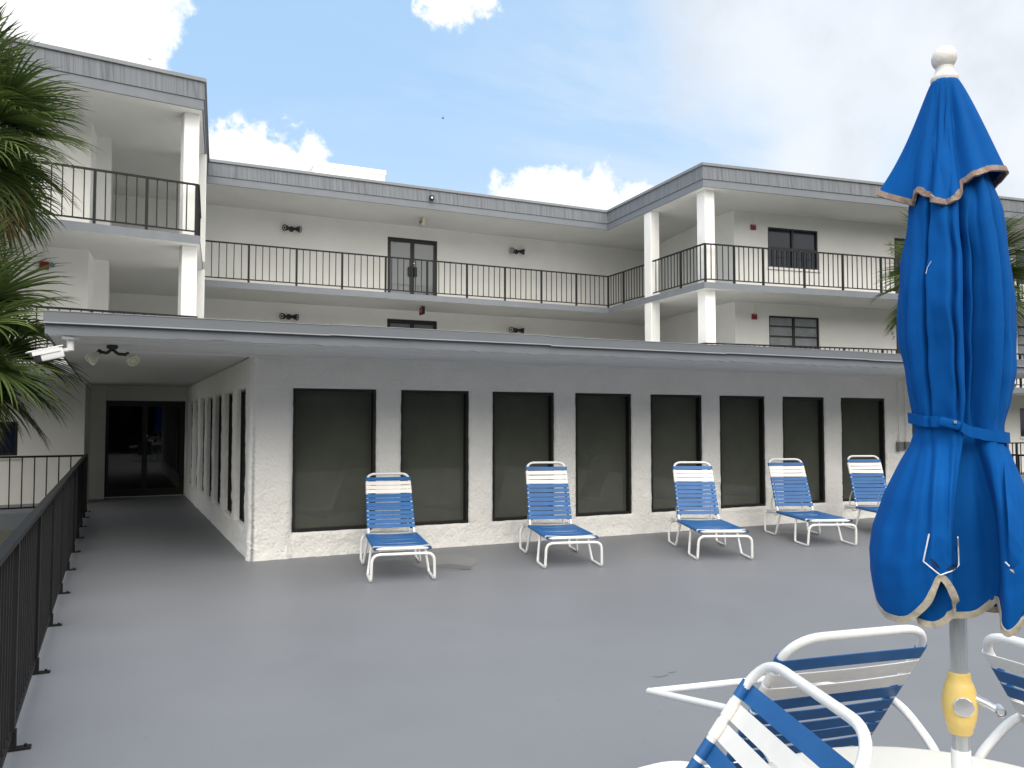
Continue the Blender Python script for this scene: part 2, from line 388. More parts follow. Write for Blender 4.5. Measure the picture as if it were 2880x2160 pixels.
def window(P, s0, s1, z0, z1, glass, dep=.02, rows=1, cols=2, sill=True, host=part, fw=.045, muntin=None, louvre=False):
    bm = new()
    def fr(a, b, c, d, d0, d1, bmm=None):
        bmm = bmm or bm
        v = [bmm.verts.new(x) for x in (P(a, c, d0), P(b, c, d0), P(b, d, d0), P(a, d, d0), P(a, c, d1), P(b, c, d1), P(b, d, d1), P(a, d, d1))]
        for q in ((0, 1, 2, 3), (4, 5, 6, 7), (0, 1, 5, 4), (1, 2, 6, 5), (2, 3, 7, 6), (3, 0, 4, 7)): bmm.faces.new([v[i] for i in q])
    e = .002
    fr(s0 + e, s0 + fw, z0 + e, z1 - e, dep, dep + .07); fr(s1 - fw, s1 - e, z0 + e, z1 - e, dep, dep + .07)
    fr(s0 + fw, s1 - fw, z1 - fw, z1 - e, dep, dep + .07); fr(s0 + fw, s1 - fw, z0 + e, z0 + fw, dep, dep + .07)
    for i in range(1, cols):
        m = s0 + (s1 - s0) * i / cols; fr(m - fw * .8, m + fw * .8, z0 + fw, z1 - fw, dep + .004, dep + .066)
    for i in range(1, rows):
        m = z0 + (z1 - z0) * i / rows
        cw = (s1 - s0) / cols
        for c in range(cols):
            a = s0 + c * cw + (fw if c == 0 else fw * .8); b = s0 + (c + 1) * cw - (fw if c == cols - 1 else fw * .8)
            fr(a, b, m - fw * .4, m + fw * .4, dep + .012, dep + .06)
    if muntin:
        zb = z0 + (z1 - z0) * .5
        fr(s0 + fw, s1 - fw, zb - .02, zb + .02, dep + .012, dep + .045)
        for i in range(1, 10):
            if i == 5: continue
            m = s0 + (s1 - s0) * i / 10; fr(m - .007, m + .007, z0 + fw, zb - .02, dep + .02, dep + .035)
        for zz in (z0 + (z1 - z0) * .27,): fr(s0 + fw, s1 - fw, zz - .007, zz + .007, dep + .021, dep + .034)
    f = host('window', bm, M_FRAME)
    cw = (s1 - s0) / cols
    for c in range(cols):
        bm2 = new(); fr(s0 + c * cw + .02, s0 + (c + 1) * cw - .02, z0 + .02, z1 - .02, dep + .05, dep + .056, bm2)
        obj('pane', bm2, glass, f)
    if sill:
        bm2 = new(); fr(s0 - .04, s1 + .06, z0 - .07, z0 - .003, -.05, .015, bm2); obj('sill', bm2, M_WALL, f)
    return f
window(PRF, *RWw[0], M_BLUEGLASS, muntin=True)
window(PRF, *RWw[1], M_LOUVRE, rows=4)
window(PRF, *RWw[2], M_LOUVRE, rows=4); window(PRF, *RWw[3], M_BLUEGLASS); window(PRF, *RWw[4], M_BLUEGLASS, rows=3)
window(PRF, *RWw[8], M_BLUEGLASS)
window(PL, *LWw[1], M_BLUEGLASS, cols=1); window(PL, *LWw[2], M_BLUEGLASS); window(PL, *LWw[3], M_BLUEGLASS)
M_DOOR = mat('brown_apartment_door', (.05, .045, .04), .5, var=.1)
def flat_door(P, s0, s1, z0, z1):
    bm = new()
    def fr(a, b, c, d, d0, d1):
        v = [bm.verts.new(x) for x in (P(a, c, d0), P(b, c, d0), P(b, d, d0), P(a, d, d0), P(a, c, d1), P(b, c, d1), P(b, d, d1), P(a, d, d1))]
        for q in ((0, 1, 2, 3), (4, 5, 6, 7), (0, 1, 5, 4), (1, 2, 6, 5), (2, 3, 7, 6), (3, 0, 4, 7)): bm.faces.new([v[i] for i in q])
    fr(s0 + .04, s1 - .04, z0, z1 - .04, .03, .07); d = part('apartment_door', bm, M_DOOR)
    bm = new(); fr(s0 + .003, s0 + .037, z0, z1 - .003, -.01, .08); fr(s1 - .037, s1 - .003, z0, z1 - .003, -.01, .08); fr(s0 + .037, s1 - .037, z1 - .037, z1 - .003, -.01, .08)
    obj('frame', bm, M_FRAME, d)
    bm = new(); fr(s1 - .14, s1 - .1, z0 + 1.0, z0 + 1.04, -.01, .028); obj('handle', bm, M_SILVER, d)
for o in RWw[5:8]: flat_door(PRF, *o)
def text(body, size, m, parent=None, name='apartment_number'):
    cu = bpy.data.curves.new(name, 'FONT'); cu.body = body; cu.size = size; cu.extrude = .004; cu.align_x = 'CENTER'; cu.align_y = 'CENTER'
    to = bpy.data.objects.new(name, cu); C.objects.link(to)
    dg = bpy.context.evaluated_depsgraph_get()
    me = bpy.data.meshes.new_from_object(to.evaluated_get(dg)); me.name = name
    bpy.data.objects.remove(to); bpy.data.curves.remove(cu)
    me.materials.clear(); me.materials.append(m)
    return me
angR = math.atan2(tR.y, tR.x)
for num, zc in (('407', 7.09), ('307', 4.42), ('207', 1.76)):
    bm = new(); 
    for i, ch in enumerate(num):
        me = text(ch, .17, M_INK)
        t2 = bmesh.new(); t2.from_mesh(me)
        T = Matrix.Translation((21.86 + .035 * i, 0, zc + .15 - .15 * i))
        p = Vector(RF0) + tR * sR(21.86 + .035 * i)
        T = Matrix.Translation((p.x + tR.y * .006, p.y - tR.x * .006, zc + .15 - .15 * i)) @ Matrix.Rotation(angR, 4, 'Z') @ Matrix.Rotation(rad(90), 4, 'X') @ Matrix.Rotation(rad(-12), 4, 'Z')
        t2.transform(T); m2 = bpy.data.meshes.new('tmp'); t2.to_mesh(m2); t2.free(); bm.from_mesh(m2); bpy.data.meshes.remove(m2); bpy.data.meshes.remove(me)
    part('apartment_number', bm, M_INK)

# --- slabs (grey edge, white underside)
BACK = [(32, 25.1), (-10, 25.1)]
for z in (Z3, Z4):
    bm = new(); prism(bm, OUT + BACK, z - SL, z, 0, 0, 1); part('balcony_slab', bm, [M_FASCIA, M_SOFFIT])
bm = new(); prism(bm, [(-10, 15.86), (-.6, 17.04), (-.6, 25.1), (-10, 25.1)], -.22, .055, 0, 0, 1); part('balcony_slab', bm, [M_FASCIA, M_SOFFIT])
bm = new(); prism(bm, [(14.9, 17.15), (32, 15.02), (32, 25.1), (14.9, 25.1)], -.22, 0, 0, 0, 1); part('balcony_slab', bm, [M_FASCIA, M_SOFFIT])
# --- roof
bm = new(); prism(bm, OUT + BACK, ZR, 8.4, 2, 0, 1); roof = part('roof', bm, [M_ROOF, M_SOFFIT, M_FASCIA])
bm = new(); path_strip(bm, OUT, .002, .03, ZR + .004, ZR + .20); part('fascia_board', bm, M_FASCIA)
bm = new()
a = offset_path(OUT, .002); b0 = offset_path(OUT, .05); b1 = offset_path(OUT, .035)
lo = [bm.verts.new((x, y, ZR + .205)) for x, y in b0]; hi = [bm.verts.new((x, y, ZR + .56)) for x, y in b1]
li = [bm.verts.new((x, y, ZR + .205)) for x, y in a]; hi2 = [bm.verts.new((x, y, ZR + .56)) for x, y in a]
for i in range(len(OUT) - 1):
    for A, Bq in ((lo, hi), (hi, hi2), (hi2, li), (li, lo)): bm.faces.new([A[i], A[i + 1], Bq[i + 1], Bq[i]])
part('shingle_band', bm, M_SHAKE)
bm = new(); path_strip(bm, OUT, -.25, .075, ZR + .565, ZR + .635); part('roof_cap', bm, M_CAP)
bm = new(); box(bm, 6.4, 9.06, 30, 33, 8.0, 11.13); box(bm, 6.36, 9.1, 29.96, 33.04, 11.0, 11.16); part('roof_penthouse', bm, M_WALL)
bm = new(); prism(bm, [(-10, 25.12), (32, 25.12), (32, 40), (-10, 40)], 7.9, 8.3); part('roof', bm, M_ROOF)

# --- columns
def column(cx, cy, w, d, rz, z0, z1):
    bm = new(); M = Matrix.Translation((cx, cy, 0)) @ Matrix.Rotation(rz, 4, 'Z')
    box(bm, -w / 2, w / 2, -d / 2, d / 2, z0, z1, .012, M); part('column', bm, M_COL)
for z0, z1 in ((Z4, ZR), (Z3, Z4 - SL)):
    column(1.28, 17.75, .29, .40, rad(5), z0 + .001, z1 - .001)
    column(1.70, 20.32, .27, .40, rad(-6), z0 + .001, z1 - .001)
    column(14.27, 20.15, .29, .40, rad(-6), z0 + .001, z1 - .001)
    column(14.27, 17.66, .30, .40, rad(-6), z0 + .001, z1 - .001)
column(14.3, 17.68, .3, .4, rad(-6), .002, Z3 - SL - .001)

# --- balcony railings
def railing(p0, p1, z, posts, pitch=.179, host=part, h=1.04, name='balcony_railing', end0=True):
    t, L = uv(p0, p1); p0 = Vector(p0)
    P = lambda s, zz: (p0.x + t.x * s, p0.y + t.y * s, z + zz)
    bm = new()
    bar(bm, P(-.01, h - .018), P(L + .01, h - .018), .045, .036)
    bar(bm, P(0, .085), P(L, .085), .03, .028)
    ks = sorted(set([0.] + list(posts) + [L]))
    for a, b in zip(ks, ks[1:]):
        n = max(1, round((b - a) / pitch))
        for i in range(1, n):
            s = a + (b - a) * i / n
            j = random.uniform(-.004, .004)
            bar(bm, P(s + j, .09), P(s, h - .03), .020, .020, up=(t.x, t.y, 0))
    r = host(name, bm, M_BRONZE)
    for s in posts:
        bm = new(); bar(bm, P(s, -.07), P(s, h - .037), .05, .05, up=(t.x, t.y, 0)); obj('post', bm, M_BRONZE, r)
    return r
LC = (1.41, 17.345); LFAR = (-10, 15.91)
tl, Ll = uv(LFAR, LC)
for z in (Z3, Z4):
    railing(LFAR, LC, z, [Ll - k for k in (.02, .93, 1.83, 3.25, 4.6, 6.0, 7.4, 8.8)])
    railing((1.43, 17.38), (1.70, 20.10), z, [1.35], pitch=.15)
    railing((2.02, 22.65), (14.34, 22.65), z, [1.12 + 1.25 * k for k in range(9)] + [12.31])
    railing((14.33, 22.63), (14.22, 20.42), z, [.95], pitch=.16)
    railing((14.13, 19.9), (13.955, 17.36), z, [1.45], pitch=.16)
    railing((13.95, 17.325), (32, 15.075), z, [.02, .9, 1.81, 3.14, 4.43, 5.76, 7.05, 8.35, 9.65, 10.95, 12.25, 13.55, 14.85, 16.1], pitch=.165)
tq, Lq = uv(LFAR, (-.5, 17.09))
railing(LFAR, (-.5, 17.10), .055, [Lq - k for k in (1.9, 3.3, 4.6)], h=1.0, pitch=.19)
railing((14.95, 17.2), (32, 15.075), 0, [1.3 * k + .6 for k in range(12)], pitch=.165)

# lower storey band under the wings
bm = new(); wall_open(bm, (-10, 17.2), (-.62, 18.3), -2.7, -.23, []); part('wall', bm, M_WALL)

# ------------------------------------------------------------------ clubhouse
cl = thing('pool_clubhouse', 'low white stucco clubhouse with a row of tall dark windows under a flat grey canopy', 'clubhouse', (1.5, 10.3, 0))
CINV = Matrix.Translation((-1.5, -10.3, 0))
def cpart(name, bm, m, smooth=False, **k):
    o = obj(name, bm, m, cl, smooth, **k); o.matrix_parent_inverse = CINV; return o
XW, YF, XE, YD = 1.49, 10.31, 12.95, 20.18
# perimeter coordinate: left wall (Y from 20.18 to 10.31), front wall, right wall
LA = YD - YF; LB = XE - XW; LCc = YD - YF
CR = .055
def perim(s):
    """position and outward normal, corners rounded"""
    def at(s):
        if s < LA: return Vector((XW, YD - s, 0)), Vector((-1, 0, 0))
        if s < LA + LB: return Vector((XW + s - LA, YF, 0)), Vector((0, -1, 0))
        return Vector((XE, YF + s - LA - LB, 0)), Vector((1, 0, 0))
    for c, cn in ((LA, (Vector((XW + CR, YF + CR, 0)), math.pi)), (LA + LB, (Vector((XE - CR, YF + CR, 0)), -math.pi / 2))):
        if abs(s - c) < CR:
            k = (s - c + CR) / (2 * CR)
            a = cn[1] + k * math.pi / 2
            d = Vector((math.cos(a), math.sin(a), 0)); return cn[0] + d * CR, d
    return at(s)
FW = [(1.965, 3.045), (3.344, 4.329), (4.650, 5.634), (5.955, 6.938), (7.257, 8.242), (8.563, 9.512), (9.862, 10.812), (11.171, 12.261)]
WZ0, WZ1 = .285, 2.08
ops = [(LA + a - XW, LA + b - XW, WZ0, WZ1) for a, b in FW]
LWIN = []
for k in range(7):
    y0 = 10.82 + 1.305 * k; LWIN.append((y0, y0 + .985)); ops.append((YD - y0 - .985, YD - y0, .315, 2.09))
STEP = .034
def fill(vals, step):
    vals = sorted(set(round(v, 4) for v in vals)); out = []
    for a, b in zip(vals, vals[1:]):
        n = max(1, round((b - a) / step))
        out += [a + (b - a) * i / n for i in range(n)]
    return out + [vals[-1]]
Ss = fill([0, LA - CR, LA, LA + CR, LA + LB - CR, LA + LB, LA + LB + CR, LA + LB + 3.] + [v for o in ops for v in o[:2]], STEP)
Ss = sorted(set(Ss + [LA - CR * .5, LA + CR * .5, LA + LB + CR * .5, LA + LB - CR * .5]))
Zs = fill([.0, 2.44, .285, .315, 2.08, 2.09], STEP)
PIER = [(LA - .35, LA + .475)]
def wob(p, z):
    rough = .35 + .65 * max(0, min(1, (1.1 - z) / 1.0))
    return .012 * noise.noise(Vector((p.x * 2.2, p.y * 2.2, z * 2.2))) + rough * .014 * noise.noise(Vector((p.x * 10, p.y * 10, z * 12))) + rough * .009 * noise.noise(Vector((p.x * 24, p.y * 24, z * 26)))
def surf(s, z):
    p, n = perim(s)
    off = wob(p, z)
    if LA - .1 < s < LA + .475: off += .028      # corner pier stands proud of the sill wall
    if z < .10: off += .012 * (1 - z / .10)
    q = p + n * off; q.z = z
    return q, n
bm = new(); V = {}
def vert(i, j):
    if (i, j) not in V:
        q, n = surf(Ss[i], Zs[j]); V[(i, j)] = bm.verts.new(q)
    return V[(i, j)]
def inside(s, z): return any(o[0] - 1e-6 < s < o[1] + 1e-6 and o[2] - 1e-6 < z < o[3] + 1e-6 for o in ops)
edgec = {}
for i in range(len(Ss) - 1):
    for j in range(len(Zs) - 1):
        if inside((Ss[i] + Ss[i + 1]) / 2, (Zs[j] + Zs[j + 1]) / 2): continue
        bm.faces.new([vert(i, j), vert(i + 1, j), vert(i + 1, j + 1), vert(i, j + 1)])
bm.verts.index_update()
info = {V[k]: k for k in V}
def opening_of(s, z):
    for o in ops:
        if o[0] - 1e-4 <= s <= o[1] + 1e-4 and o[2] - 1e-4 <= z <= o[3] + 1e-4: return o
border = [e for e in bm.edges if len(e.link_faces) == 1]
borders = []
for e in border:
    ka, kb = info[e.verts[0]], info[e.verts[1]]
    sm, zm = (Ss[ka[0]] + Ss[kb[0]]) / 2, (Zs[ka[1]] + Zs[kb[1]]) / 2
    o = opening_of(sm, zm)
    if o: borders.append((ka, kb, o))
ring = {}
def rv(k, o, lvl):
    if (k, o, lvl) not in ring:
        s, z = Ss[k[0]], Zs[k[1]]; p, n = surf(s, z)
        cs, cz = (o[0] + o[1]) / 2, (o[2] + o[3]) / 2
        dep, ins = ((.022, .012), (.16, .016))[lvl]
        e1 = .6 + .8 * noise.noise(Vector((p.x * 9, p.y * 9, z * 9)))
        s2 = s + (ins * (1 + e1 * .6) if abs(s - o[0]) < 1e-4 else (-ins * (1 + e1 * .6) if abs(s - o[1]) < 1e-4 else 0))
        z2 = z + (ins * (1 + e1 * .6) if abs(z - o[2]) < 1e-4 else (-ins if abs(z - o[3]) < 1e-4 else 0))
        p2, n2 = perim(s2); q = p2 - n2 * dep; q.z = z2
        ring[(k, o, lvl)] = bm.verts.new(q)
    return ring[(k, o, lvl)]
for ka, kb, o in borders:
    bm.faces.new([V[ka], V[kb], rv(kb, o, 0), rv(ka, o, 0)])
    bm.faces.new([rv(ka, o, 0), rv(kb, o, 0), rv(kb, o, 1), rv(ka, o, 1)])
cpart('wall', bm, M_STUCCO, True, sharp=0)
# windows of the clubhouse: deep bronze frame, dark pane
def cwin(o):
    s0, s1, z0, z1 = o
    def P(s, z, d):
        p, n = perim(s); q = p - n * d; q.z = z; return q
    bm = new()
    def fr(a, b, c, d, d0, d1, bmm):
        v = [bmm.verts.new(x) for x in (P(a, c, d0), P(b, c, d0), P(b, d, d0), P(a, d, d0), P(a, c, d1), P(b, c, d1), P(b, d, d1), P(a, d, d1))]
        for q in ((0, 1, 2, 3), (4, 5, 6, 7), (0, 1, 5, 4), (1, 2, 6, 5), (2, 3, 7, 6), (3, 0, 4, 7)): bmm.faces.new([v[i] for i in q])
    w = .052; d0 = .022; d1 = .15
    if s0 < LA - .1: d0 = .070; w = .035
    fr(s0 + .006, s0 + w, z0 + .006, z1 - .004, d0, d1, bm); fr(s1 - w, s1 - .006, z0 + .006, z1 - .004, d0, d1, bm)
    fr(s0 + w, s1 - w, z1 - w, z1 - .004, d0, d1, bm); fr(s0 + w, s1 - w, z0 + .006, z0 + w, d0, d1, bm)
    f = cpart('window', bm, M_FRAME)
    bm = new(); fr(s0 + w, s1 - w, z0 + w, z1 - w, d0 + .035 if s0 < LA - .1 else .115, d0 + .041 if s0 < LA - .1 else .121, bm); obj('pane', bm, M_GLASS, f)
for o in ops: cwin(o)
# inner dark core so nothing shows through
bm = new(); box(bm, XW + .19, XE - .19, YF + .19, YD - .05, 0.01, 2.43); cpart('interior', bm, M_FRAME)
# end wall of the covered walk with the entrance doors
bm = new(); PE = wall_open(bm, (-.62, YD), (XW, YD), 0, 2.45, [(.42, 2.08, 0.003, 2.125)], depth=.1)
cpart('wall', bm, M_WALL)
double_door(PE, .42, 2.08, .003, 2.125, M_DOORGLASS, .02, cpart, mull=.1)
# canopy
CX0, CX1, CY0 = -.58, 14.93, 8.55
bm = new(); box(bm, CX0 + .02, CX1 - .02, CY0 + .03, YD + .25, 2.452, 2.64)
cpart('canopy_roof', bm, M_CANSOF)
bm = new(); 
n = 160; prev = None
for i in range(n):      # fascia board with a chipped, uneven lower edge
    x0 = CX0 + (CX1 - CX0) * i / n; x1 = CX0 + (CX1 - CX0) * (i + 1) / n
    def zl(x): return 2.446 - .022 * max(0, noise.noise(Vector((x * 3.1, 0, 5)))) + .014 * noise.noise(Vector((x * 9, 1, 5))) + (.008 if noise.noise(Vector((x * 6, 7, 1))) > .25 else 0)
    v = [bm.verts.new(c) for c in ((x0, CY0 + .004, zl(x0)), (x1, CY0 + .004, zl(x1)), (x1, CY0 + .004, 2.552), (x0, CY0 + .004, 2.552), (x0, CY0 + .029, zl(x0)), (x1, CY0 + .029, zl(x1)))]
    bm.faces.new(v[:4]); bm.faces.new([v[0], v[4], v[5], v[1]])
for x in (CX0, CX1):
    sg = .02 if x == CX0 else -.02
    quad(bm, [(x, CY0 + .004, 2.446), (x, YD, 2.446), (x, YD, 2.552), (x, CY0 + .004, 2.552)])
    quad(bm, [(x, CY0 + .004, 2.446), (x, YD, 2.446), (x + sg, YD, 2.446), (x + sg, CY0 + .029, 2.446)])
cpart('fascia_board', bm, M_FASCIA)
bm = new()
for k in range(6):
    x0 = CX0 - .012 + k * 2.6; x1 = min(CX1 + .012, x0 + 2.604); dz = (0, .006, -.004, .004, -.003, .005)[k]
    box(bm, x0, x1, CY0 - .012 - .001 * (k % 2), CY0 + .3, 2.556 + dz, 2.655 + dz)
box(bm, CX0 - .012, CX0 + .3, CY0 + .301, YD, 2.556, 2.652); box(bm, CX1 - .3, CX1 + .012, CY0 + .301, YD, 2.556, 2.652)
cpart('roof_flashing', bm, M_FLASH)
bm = new()
for k in range(6):
    x0 = CX0 - .02 + k * 2.6; x1 = min(CX1 + .02, x0 + 2.604); dz = (0, .006, -.004, .004, -.003, .005)[k]
    box(bm, x0, x1, CY0 - .034, CY0 + .003, 2.545 + dz, 2.5555 + dz)
    box(bm, x0, x1, CY0 - .018, CY0 + .25, 2.6555 + dz, 2.661 + dz)
M_DRIP = mat('pale_grey_drip_edge', (.33, .335, .35), .45, var=.1)
cpart('drip_edge', bm, M_DRIP)
bm = new(); box(bm, CX0 + .6, CX1 - .1, 10.16, 10.21, 2.425, 2.451); box(bm, CX0 + .3, CX1 - .3, 9.0, 9.012, 2.447, 2.4515); cpart('soffit_trim', bm, M_CANSOF)
bm = new()
for x, z0 in ((12.55, 1.30), (12.72, 1.30)): tube(bm, bezpath([(x, YF - .03, z0), (x, YF - .03, 2.40), (x, YF - .2, 2.42)], .05), .011, 8)
cpart('conduit', bm, M_STUCCO, True)
bm = new(); box(bm, 12.48, 12.60, YF - .075, YF - .012, 1.14, 1.30, .008); box(bm, 12.66, 12.77, YF - .075, YF - .012, 1.16, 1.30, .008); cpart('switch_box', bm, M_GREYPL)

# ------------------------------------------------------------------ deck railings
def deck_fence(p0, p1, label, bpos, posts, side):
    f = thing('deck_railing', label, 'railing', (*p0, 0))
    inv = Matrix.Translation((-p0[0], -p0[1], 0))
    def host(n, bm, m): o = obj(n, bm, m, f); o.matrix_parent_inverse = inv; return o
    t, L = uv(p0, p1); p0v = Vector(p0); nr = Vector((t.y, -t.x)) * side
    P = lambda s, z, d=0: (p0v.x + t.x * s + nr.x * d, p0v.y + t.y * s + nr.y * d, z)
    bm = new(); bar(bm, P(0, 1.055), P(L, 1.055), .055, .032, bev=.006); host('top_rail', bm, M_BRONZE)
    bm = new(); bar(bm, P(0, .085), P(L, .085), .035, .03); host('bottom_rail', bm, M_BRONZE)
    bm = new(); n = round(L / .115)
    for i in range(n + 1): bar(bm, P(L * i / n, .1), P(L * i / n, 1.04), .02, .02, up=(t.x, t.y, 0))
    host('baluster_panel', bm, M_BRONZE)
    for s in posts:
        bm = new(); bar(bm, P(s, .002), P(s, 1.039), .052, .052, up=(t.x, t.y, 0)); po = host('post', bm, M_BRONZE)
        bm = new(); bar(bm, P(s, .006, .027), P(s, .006, .10), .05, .010); bar(bm, P(s, .012, .030), P(s, .10, .030), .05, .008)
        tube(bm, [P(s, .011, .075), P(s, .024, .075)], .008, 6); obj('base_bracket', bm, M_BRONZE, po)
deck_fence((-.445, -3.6), (-.445, 17.2), 'long dark bronze deck railing along the left edge, running to the covered walk', None, [3.6 + 4.92 + 1.405 * k for k in range(-6, 9)] + [20.78], 1)
deck_fence((14.72, -1.), (14.72, 17.), 'dark bronze deck railing on the far right edge, half hidden by the blue umbrella', None, [.3 + 1.4 * k for k in range(13)], -1)

# ------------------------------------------------------------------ chaises
def strapmesh(p, q, nrm, along, w=.0500, th=.0025, sag=0.0, r=.0145, tail=True, n=8):
    """flat strap from p to q, wrapped round both rails. nrm: outward of the sheet, along: direction of strap width"""
    bm = new(); p, q = Vector(p), Vector(q); N = Vector(nrm).normalized(); A = Vector(along).normalized(); X = (q - p).normalized()
    prof = []
    R = r + .002
    if tail: prof.append(p + X * .040 - N * R)
    a0 = -90 if tail else -225
    for k in range(13):          # back of the first rail, round the outside, to the face
        a = rad(a0 + (90 - a0) * k / 12); prof.append(p + (-X * math.cos(a) + N * math.sin(a)) * R)
    for k in range(1, n):
        t = k / n; prof.append(p.lerp(q, t) + N * (R - sag * 4 * t * (1 - t)))
    for k in range(13):
        a = rad(90 - (90 - a0) * k / 12); prof.append(q + (X * math.cos(a) + N * math.sin(a)) * R)
    if tail: prof.append(q - X * .040 - N * R)
    rows = []
    for i, c in enumerate(prof):
        t = prof[min(i + 1, len(prof) - 1)] - prof[max(i - 1, 0)]; t.normalize(); nn = t.cross(A).normalized()
        nn = nn
        rows.append((c, nn))
    ref = None; L = []
    for c, nn in rows:
        if ref is not None and nn.dot(ref) < 0: nn = -nn
        ref = nn
        L.append([bm.verts.new(c + A * w / 2), bm.verts.new(c + A * w * .5 + nn * th), bm.verts.new(c - A * w / 2 + nn * th), bm.verts.new(c - A * w / 2)])
    for a, b in zip(L, L[1:]):
        for k in range(4): bm.faces.new([a[k], a[(k + 1) % 4], b[(k + 1) % 4], b[k]])
    bm.faces.new(L[0]); bm.faces.new(L[-1][::-1])
    return bm
CH_GROUP = 'strap sun loungers along the clubhouse wall'
def make_chaise(label, x, y, th, rec, seed):
    rnd = random.Random(seed)
    t = thing('sun_lounger', label, 'sun lounger', (x, y, 0), -rad(th), CH_GROUP)
    W = .285; zs = .335; r = .0155
    bm = new()
    fr = bezpath([(-W, 1.50, zs - .01), (-W, .04, zs), (W, .04, zs), (W, 1.50, zs - .01)], .075)
    tube(bm, fr, r, 10); tube(bm, [(-W, 1.30, zs - .008), (W, 1.30, zs - .008)], .011, 8)
    obj('seat_frame', bm, M_WHITE, t, True)
    # back
    hy, hz = 1.17, zs + .015; s, c = math.sin(rad(rec)), math.cos(rad(rec)); Lb = .82
    Bk = lambda u, xx, o=0: Vector((xx, hy + u * s - o * c, hz + u * c + o * s))
    bm = new(); Wb = .262
    tube(bm, bezpath([Bk(0, -Wb - .004), Bk(Lb, -Wb + .006), Bk(Lb, Wb - .006), Bk(0, Wb + .004)], .105, 8), r, 10)
    obj('back_frame', bm, M_WHITE, t, True)
    bm = new()   # ratchet supports behind the back
    for xx in (-Wb + .03, Wb - .03):
        a = Bk(.34, xx); tube(bm, bezpath([a, (xx, a.y + .16, zs + .12), (xx, min(1.46, a.y + .22), zs)], .05), .009, 7)
        pts = [(xx, 1.20 + .26 * k / 8, zs - .015 - .05 * math.sin(math.pi * k / 8)) for k in range(9)]; tube(bm, pts, .007, 6)
    tube(bm, [(-Wb + .03, 1.42, zs), (Wb - .03, 1.42, zs)], .009, 7)
    obj('back_support', bm, M_WHITE, t, True)
    # legs : bent sled tubes
    F = .33
    for nm, y0, y1, up0, up1 in (('leg', -.0, .41, -.03, .48), ('leg', 1.50, 1.10, 1.53, 1.03)):
        bm = new(); zt = zs - .045
        pts = [(-W, up1, zs - .02), (-F, y1, .014), (-F, y0, .014), (-F + .01, up0, zt), (F - .01, up0, zt), (F, y0, .014), (F, y1, .014), (W, up1, zs - .02)]
        tube(bm, bezpath(pts, [0, .04, .04, .085, .085, .04, .04, 0], 6), r, 10)
        for xx in (-F, F): 
            pass
        obj('leg_frame', bm, M_WHITE, t, True)
    # straps
    n = 12
    for i in range(n):
        u = Lb - .085 - .0585 * i
        white = i in (1, 2, 3)
        sag = rnd.uniform(.002, .008)
        tw = Wb + (.004 - .010 * u / Lb)
        bmS = strapmesh(Bk(u + rnd.uniform(-.003, .003), -tw), Bk(u + rnd.uniform(-.003, .003), tw), (0, -c, s), (0, s, c), sag=sag)
        obj('strap', bmS, M_WSTRAP if white else M_BSTRAP, t, True)
    n = 19
    for i in range(n):
        yy = .058 + .0585 * i
        if yy > 1.14: break
        bmS = strapmesh((-W, yy, zs), (W, yy, zs), (0, 0, 1), (0, 1, 0), sag=rnd.uniform(.006, .014))
        obj('strap', bmS, M_WSTRAP if i == 1 else M_BSTRAP, t, True)
    for sg in (-1, 1):
        pass
    return t
make_chaise('blue and white strap lounger nearest the clubhouse corner, facing almost straight out, back leaning lowest', 2.73, 8.29, 11.5, 36, 1)
make_chaise('blue and white strap lounger with an upright back, second from the clubhouse corner', 4.72, 8.22, 15.5, 20, 2)
make_chaise('blue and white strap lounger in the middle of the row, third from the clubhouse corner', 6.615, 7.90, 23.5, 25, 3)
make_chaise('blue and white strap lounger just left of the closed umbrella, seen whole', 8.625, 8.15, 21.5, 26, 4)
make_chaise('blue and white strap lounger farthest right, its foot end hidden by the closed umbrella', 10.2, 8.12, 21.5, 22, 5)

# ------------------------------------------------------------------ foreground frame of reference (camera-levelled lateral / forward metres)
YAW = rad(25.65)
RT = Vector((math.cos(YAW), -math.sin(YAW), 0)); FD = Vector((math.sin(YAW), math.cos(YAW), 0))
def LF(l, f): v = RT * l + FD * f; return v.x, v.y
# ---- table
UX, UY = 1.757, 1.293
tb = thing('patio_table', 'round cream patio table under the closed blue umbrella, with a white pole sleeve', 'table', (UX, UY, 0))
bm = new(); lathe(bm, [(.02, .690), (.44, .690), (.485, .694), (.502, .704), (.506, .714), (.500, .720), (.486, .7225), (.30, .7225), (.0355, .7225)], 72); obj('tabletop', bm, M_TABLE, tb, True)
bm = new(); lathe(bm, [(.0208, .02), (.0208, .902), (.0200, .905), (.0185, .905), (.0185, .88)], 24); obj('pole_sleeve', bm, M_WHITE, tb, True)
for k in range(4):
    a = rad(45 + 90 * k); d = Vector((math.cos(a), math.sin(a), 0))
    bm = new(); tube(bm, bezpath([d * .44 + Vector((0, 0, .69)), d * .30 + Vector((0, 0, .45)), d * .26 + Vector((0, 0, .2)), d * .46 + Vector((0, 0, .014))], .12), .014, 8); obj('leg', bm, M_WHITE, tb, True)

